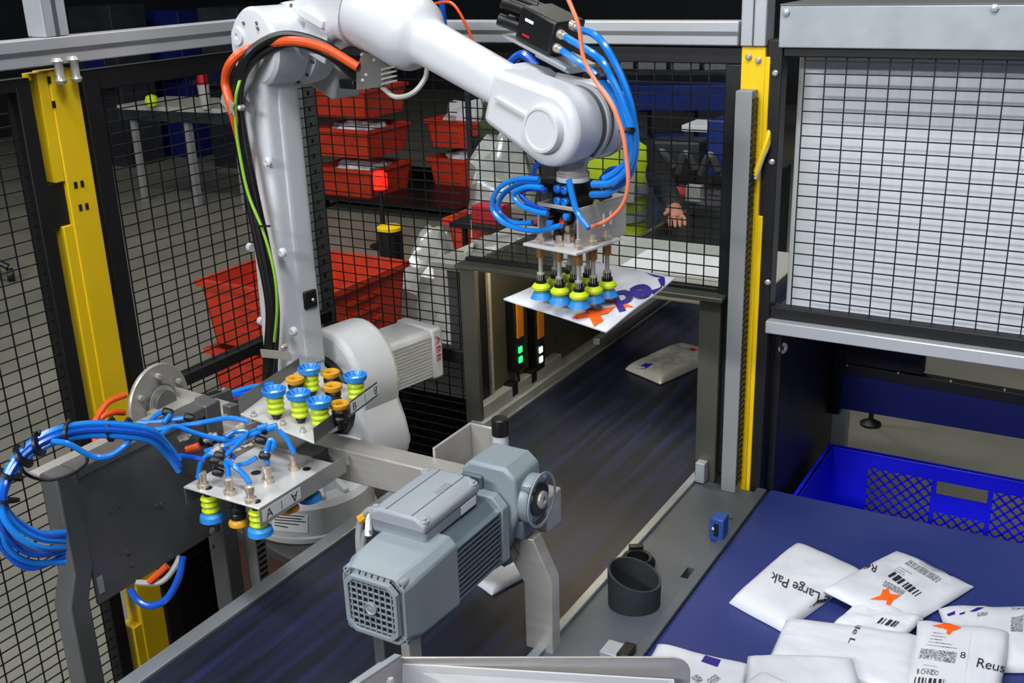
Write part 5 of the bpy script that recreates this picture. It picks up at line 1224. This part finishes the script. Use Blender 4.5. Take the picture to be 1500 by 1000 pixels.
ed = [('pel', 'wa'), ('wa', 'ch'), ('ch', 'sh'), ('sh', 'nk'), ('nk', 'hd0'), ('hd0', 'hd1'), ('hd1', 'hd2'), ('sh', 'sl'), ('sl', 'el'), ('el', 'wl'), ('sh', 'sr'), ('sr', 'er'), ('er', 'wr'), ('pel', 'hl'), ('hl', 'kl'), ('kl', 'al'), ('al', 'tl'), ('pel', 'hr'), ('hr', 'kr'), ('kr', 'ar'), ('ar', 'tr')]
names = list(jt); vv = [Wp(*jt[k][:3]) for k in names]; ee = [(names.index(a), names.index(b)) for a, b in ed]
rad = [jt[k][3] for k in names]
for side, sg_ in (('wl', -1), ('wr', 1)):
    w0 = names.index(side); wv = vv[w0]
    palm = wv + fc * .06 - ZZ * .01; vv.append(palm); rad.append(.028); pi_ = len(vv) - 1; ee.append((w0, pi_))
    for q in range(4):
        L = (.055, .065, .06, .045)[q]; b_ = palm + sd * ((q - 1.5) * .02) + fc * .03
        vv += [b_, b_ + fc * L * .6 - ZZ * .008, b_ + fc * L - ZZ * .025]; rad += [.0095, .009, .0075]; k = len(vv); ee += [(pi_, k - 3), (k - 3, k - 2), (k - 2, k - 1)]
    b_ = wv + fc * .03 - sd * (.03 * sg_); vv += [b_, b_ + fc * .035 - sd * (.02 * sg_)]; rad += [.011, .009]; k = len(vv); ee += [(w0, k - 2), (k - 2, k - 1)]
me = bpy.data.meshes.new('body'); me.from_pydata(vv, ee, []); bo = bpy.data.objects.new('body', me); COL.objects.link(bo)
sk = bo.modifiers.new('skin', 'SKIN'); sk.use_smooth_shade = True
for k, r_ in enumerate(rad): me.skin_vertices[0].data[k].radius = (r_, r_ * (.78 if names and k < 4 else 1))
for k in range(len(rad)): me.skin_vertices[0].data[k].use_root = (k == 0)
ss = bo.modifiers.new('sub', 'SUBSURF'); ss.levels = 2; ss.render_levels = 2
bpy.context.view_layer.update()
nm = bpy.data.meshes.new_from_object(bo.evaluated_get(bpy.context.evaluated_depsgraph_get()))
bpy.data.objects.remove(bo); nm.name = 'body'; nm.materials.clear(); nm.materials.append(M_CLOTH); nm.materials.append(M_SKIN)
for pg in nm.polygons:
    c_ = pg.center; loc = c_ - V((wx, wy, 0)); f_ = loc.dot(fc); pg.use_smooth = True
    pg.material_index = 1 if (c_.z > 1.455 or f_ > .345) else 0
bo = bpy.data.objects.new('body', nm); place(bo, pk)
vr = []
for z_, hs, hf, fo in ((.93, .185, .15, -.09), (1.0, .178, .145, -.08), (1.10, .175, .15, -.05), (1.22, .19, .16, -.01), (1.32, .20, .145, .01), (1.39, .185, .12, .02), (1.435, .12, .09, .03)):
    vr.append(ring(Wp(0, fo, z_), sd, fc, hs * 1.12, hf, 2.6, 28))
vo = MB().loft(vr, False).build('vest', M_HIVIS, pk)
for z_, hs, hf, fo in ((1.07, .179, .155, -.058), (1.20, .191, .162, -.016)):
    MB().loft([ring(Wp(0, fo - .003, z_ - .025), sd, fc, hs * 1.125, hf, 2.6, 28), ring(Wp(0, fo + .004, z_ + .025), sd, fc, hs * 1.125 + .002, hf + .003, 2.6, 28)], False).build('reflective_band', M_BAND, vo)
for s_ in (-.11, .11): MB().loft([ring(Wp(s_, .165, 1.16), sd, ZZ, .025, .001, 4, 8), ring(Wp(s_, .165, 1.28), sd, fc, .025, .006, 4, 8), ring(Wp(s_ * .9, .125, 1.41), sd, fc, .025, .006, 4, 8)]).build('shoulder_band', M_BAND, vo)
hc = Wp(0, .085, 1.655); hr = MB(); vs_ = []; fs = []
for j in range(9):
    a = math.radians(-35 + j * 125 / 8)
    for i in range(20):
        b = 2 * math.pi * i / 20; d_ = sd * (math.cos(b) * math.cos(a)) + fc * (math.sin(b) * math.cos(a)) + ZZ * math.sin(a)
        k = .108 if (d_.dot(fc) < .35 or d_.z > .45) else .082
        vs_.append(hc + sd * d_.dot(sd) * k * .88 + fc * d_.dot(fc) * k + ZZ * d_.z * k * 1.05)
for j in range(8):
    for i in range(20): q = (i + 1) % 20; fs.append((j * 20 + i, j * 20 + q, (j + 1) * 20 + q, (j + 1) * 20 + i))
hr.add(vs_, fs).build('hair', M_HAIR, pk)
MB().loft([ring(Wp(0, .185, 1.64), sd, ZZ, .009, .01, 2, 8), ring(Wp(0, .205, 1.605), sd, ZZ, .013, .010, 2, 8)]).build('nose', M_SKIN, pk)
for s_ in (-.033, .033):
    MB().lathe(Wp(s_, .176, 1.645), fc, [(.011, 0), (.008, .008), (.0, .010)], 10).build('eye', M_LABEL, pk); MB().lathe(Wp(s_ * 2.55, .09, 1.63), sd * (1 if s_ > 0 else -1), [(.02, -.01), (.022, .004), (.012, .010)], 10).build('ear', M_SKIN, pk)
MB().loft([ring(Wp(-.024, .172, 1.578), fc, ZZ, .006, .003, 2, 8), ring(Wp(0, .182, 1.576), fc, ZZ, .008, .005, 2, 8), ring(Wp(.024, .172, 1.578), fc, ZZ, .006, .003, 2, 8)]).build('mouth', M_RED, pk)

# dark machinery in the hall, through the back fence
def bx(label, cat, name, parts, group=None):
    t = thing(name, label, cat, (parts[0][1], parts[0][3], 0), group)
    for nm_, x0, x1, y0, y1, z0, z1, m_ in parts: MB().box(x0, x1, y0, y1, z0, z1).build(nm_, m_, t, .004)
    return t
q0 = at(880, 140, d=11); q1 = at(1085, 140, d=10.2)
t = thing('sorting_conveyor', 'dark blue conveyor frame far behind the back fence on the right', 'conveyor', (q0.x, q0.y, 0))
MB().beam(q0, q1, .4, .24).build('side_beam', M_BLUEM, t, .01); MB().beam(q0 - ZZ * .40 + FW * .2, q1 - ZZ * .34 + FW * .2, .1, .09).build('lower_beam', M_BLUEM, t, .005)
for k in range(4):
    p = q0.lerp(q1, k / 3); MB().box(p.x - .05, p.x + .05, p.y - .05, p.y + .05, 0, p.z - .1).build('leg', M_DARKM, t)
MB().beam(at(885, 104, d=12.5), at(1085, 104, d=12.5), .5, .04).build('upper_shelf', M_DARKM, t)
for k in range(4):
    p = at(905 + k * 48, 104, d=12.5) + ZZ * .145; t = thing('grey_carton', ('grey panel box leftmost on the far blue conveyor', 'grey panel box second from the left on the far blue conveyor', 'grey panel box third from the left on the far blue conveyor', 'grey panel box nearest the right yellow post on the far blue conveyor')[k], 'box', p, 'grey boxes on the far conveyor')
    MB().obox(p, RT.xy.to_3d(), ZZ, FW.xy.to_3d(), .16, .12, .15).build('body', M_GREYDUCT, t, .005); MB().obox(p - FW.xy.to_3d() * .155, RT.xy.to_3d(), ZZ, FW.xy.to_3d(), .07, .07, .003).build('label_area', M_DARKM, t)
c_ = at(1020, 262, d=5.6)
t = thing('packing_machine', 'dark metal machine with tubes behind the back fence right of the worker', 'machine', (c_.x, c_.y, 0))
MB().obox(V((c_.x, c_.y + .25, .55)), (1, 0, 0), (0, 1, 0), ZZ, .36, .22, .55).build('body', M_DARKM, t, .01)
MB().obox(c_ + V((-.1, 0, .12)), (1, .2, 0), (0, 1, 0), ZZ, .14, .1, .08).build('head', M_DARKM, t, .01)
MB().obox(c_ + V((.16, 0, .18)), (1, 0, 0), (0, 1, 0), ZZ, .07, .1, .14).build('head', M_BLUEM, t, .01)
for k in range(5): MB().tube([c_ + V((-.3 + k * .12, -.1, .05)), c_ + V((-.26 + k * .13, -.16, .16)), c_ + V((-.2 + k * .12, -.12, .08))], .018).build('pipe', M_STEELD, t)
MB().lathe(c_ + V((-.02, -.16, -.04)), -FW, [(.03, 0), (.035, .015), (.015, .03)], 14).build('stop_button', M_RED, t)
MB().obox(c_ + V((.05, -.15, -.04)), (1, 0, 0), (0, 1, 0), ZZ, .04, .03, .04).build('button_box', M_TABLE, t, .004)
p = at(1045, 190, d=7.0)
bx('white sheet metal shelf end beside the right fence post', 'shelf', 'wall_shelf', [('board', p.x - .22, p.x + .25, p.y, p.y + .3, p.z - .02, p.z + .02, M_WHITE), ('upright', p.x - .02, p.x + .02, p.y + .3, p.y + .34, 0, p.z + .3, M_DARKM)])
p = at(722, 190, d=6.4)
t = thing('roll_cage', 'dark roll cage with a green sack beside the far orange crates', 'cage', (p.x, p.y, 0))
MB().box(p.x - .16, p.x + .16, p.y, p.y + .3, .15, p.z - .05).build('body', M_BLACK, t, .01)
for dx in (-.16, .16): MB().box(p.x + dx - .015, p.x + dx + .015, p.y - .02, p.y, 0, p.z + .3).build('upright', M_DARKM, t)
heap('dark green sack on the roll cage left of the robot wrist', (p.x + .03, p.y + .12, p.z - .05), .16, .14, .26, 71, mat('dark_green_sack', (52, 66, 22), .8, 0, .3, 9), None, 'sack', 'sack')
# far left: work table and dark machines
a0 = at(172, 160, Z=.9); a1 = at(350, 167, Z=.9); dv_ = (a1 - a0).normalized(); pv = V((-dv_.y, dv_.x, 0))
if pv.dot(FW) < 0: pv = -pv
t = thing('work_table', 'far work table with a pale top seen through the left fence', 'table', (a0.x, a0.y, 0))
MB().prism([a0, a1, a1 + pv * .7, a0 + pv * .7], (0, 0, .04)).build('table_top', M_TABLE, t)
MB().prism([a0 - ZZ * .1, a1 - ZZ * .1, a1 - ZZ * .1 + pv * .06, a0 - ZZ * .1 + pv * .06], (0, 0, .1)).build('apron', M_DARKM, t)
for q in (.1, .55, .95):
    p = a0.lerp(a1, q) + pv * .05; MB().box(p.x - .03, p.x + .03, p.y - .03, p.y + .03, 0, .84).build('leg', M_GREYDUCT, t)
p = at(212, 157, Z=.95) + pv * .1
o = MB().lathe(V((p.x, p.y, .94)), ZZ, [(.0, 0), (.05, .01), (.065, .05), (.05, .1), (.0, .12)], 16).build('yellow_ball', M_HIVIS); tag(o, 'small bright yellow ball on the far work table', 'ball')
p = at(291, 160, Z=.95) + pv * .1
t = thing('paper_cup', 'tall cream cup with a red top on the far work table', 'cup', (p.x, p.y, .94))
MB().lathe(V((p.x, p.y, .94)), ZZ, [(.045, 0), (.055, .22)], 14).build('cup_body', M_TABLE, t); MB().lathe(V((p.x, p.y, 1.16)), ZZ, [(.05, 0), (.045, .12)], 14).build('cup_top', M_RED, t)
for k, (px, py, d_, w_, h_, m_, lab) in enumerate(((150, 150, 12.5, .7, 1.8, M_DARKM, 'tall dark machine cabinet far behind the left fence, leftmost'), (235, 130, 13, .9, 1.7, M_NAVY, 'dark blue machine cabinet far behind the yellow ball'), (330, 120, 12, .6, 1.75, M_DARKM, 'tall grey machine cabinet far left of the robot elbow'))):
    p = at(px, py, d=d_); bx(lab, 'cabinet', 'machine_cabinet', [('body', p.x - w_ / 2, p.x + w_ / 2, p.y, p.y + .5, 0, h_, m_), ('panel', p.x - w_ / 4, p.x + w_ / 4, p.y - .03, p.y, h_ * .5, h_ * .7, M_NAVY), ('ledge', p.x - w_ / 2, p.x + w_ / 2, p.y - .25, p.y, .95, 1.0, M_DARKM)])
p = at(14, 402, Z=.05)
t = thing('chair_base', 'black swivel chair foot with caster at the left picture edge', 'chair', (p.x, p.y, 0))
MB().lathe(p + V((0, -.02, 0)), (.6, .8, 0), [(.045, 0), (.05, .01), (.05, .04), (.045, .05)], 16).build('caster', M_BLACKP, t)
MB().tube([p + V((0, 0, .06)), p - RT * .12 + ZZ * .12, p - RT * .3 + ZZ * .14], .025).build('foot_arm', M_BLACKP, t)
MB().lathe(p - RT * .32 + V((0, 0, .08)), ZZ, [(.05, 0), (.05, .1), (.03, .1), (.03, .4)], 14).build('column', M_BLACKP, t)
MB().lathe(p - RT * .32 + V((0, 0, .48)), ZZ, [(.05, 0), (.22, .02), (.22, .07), (.18, .09)], 20).build('seat', M_BLACKP, t)
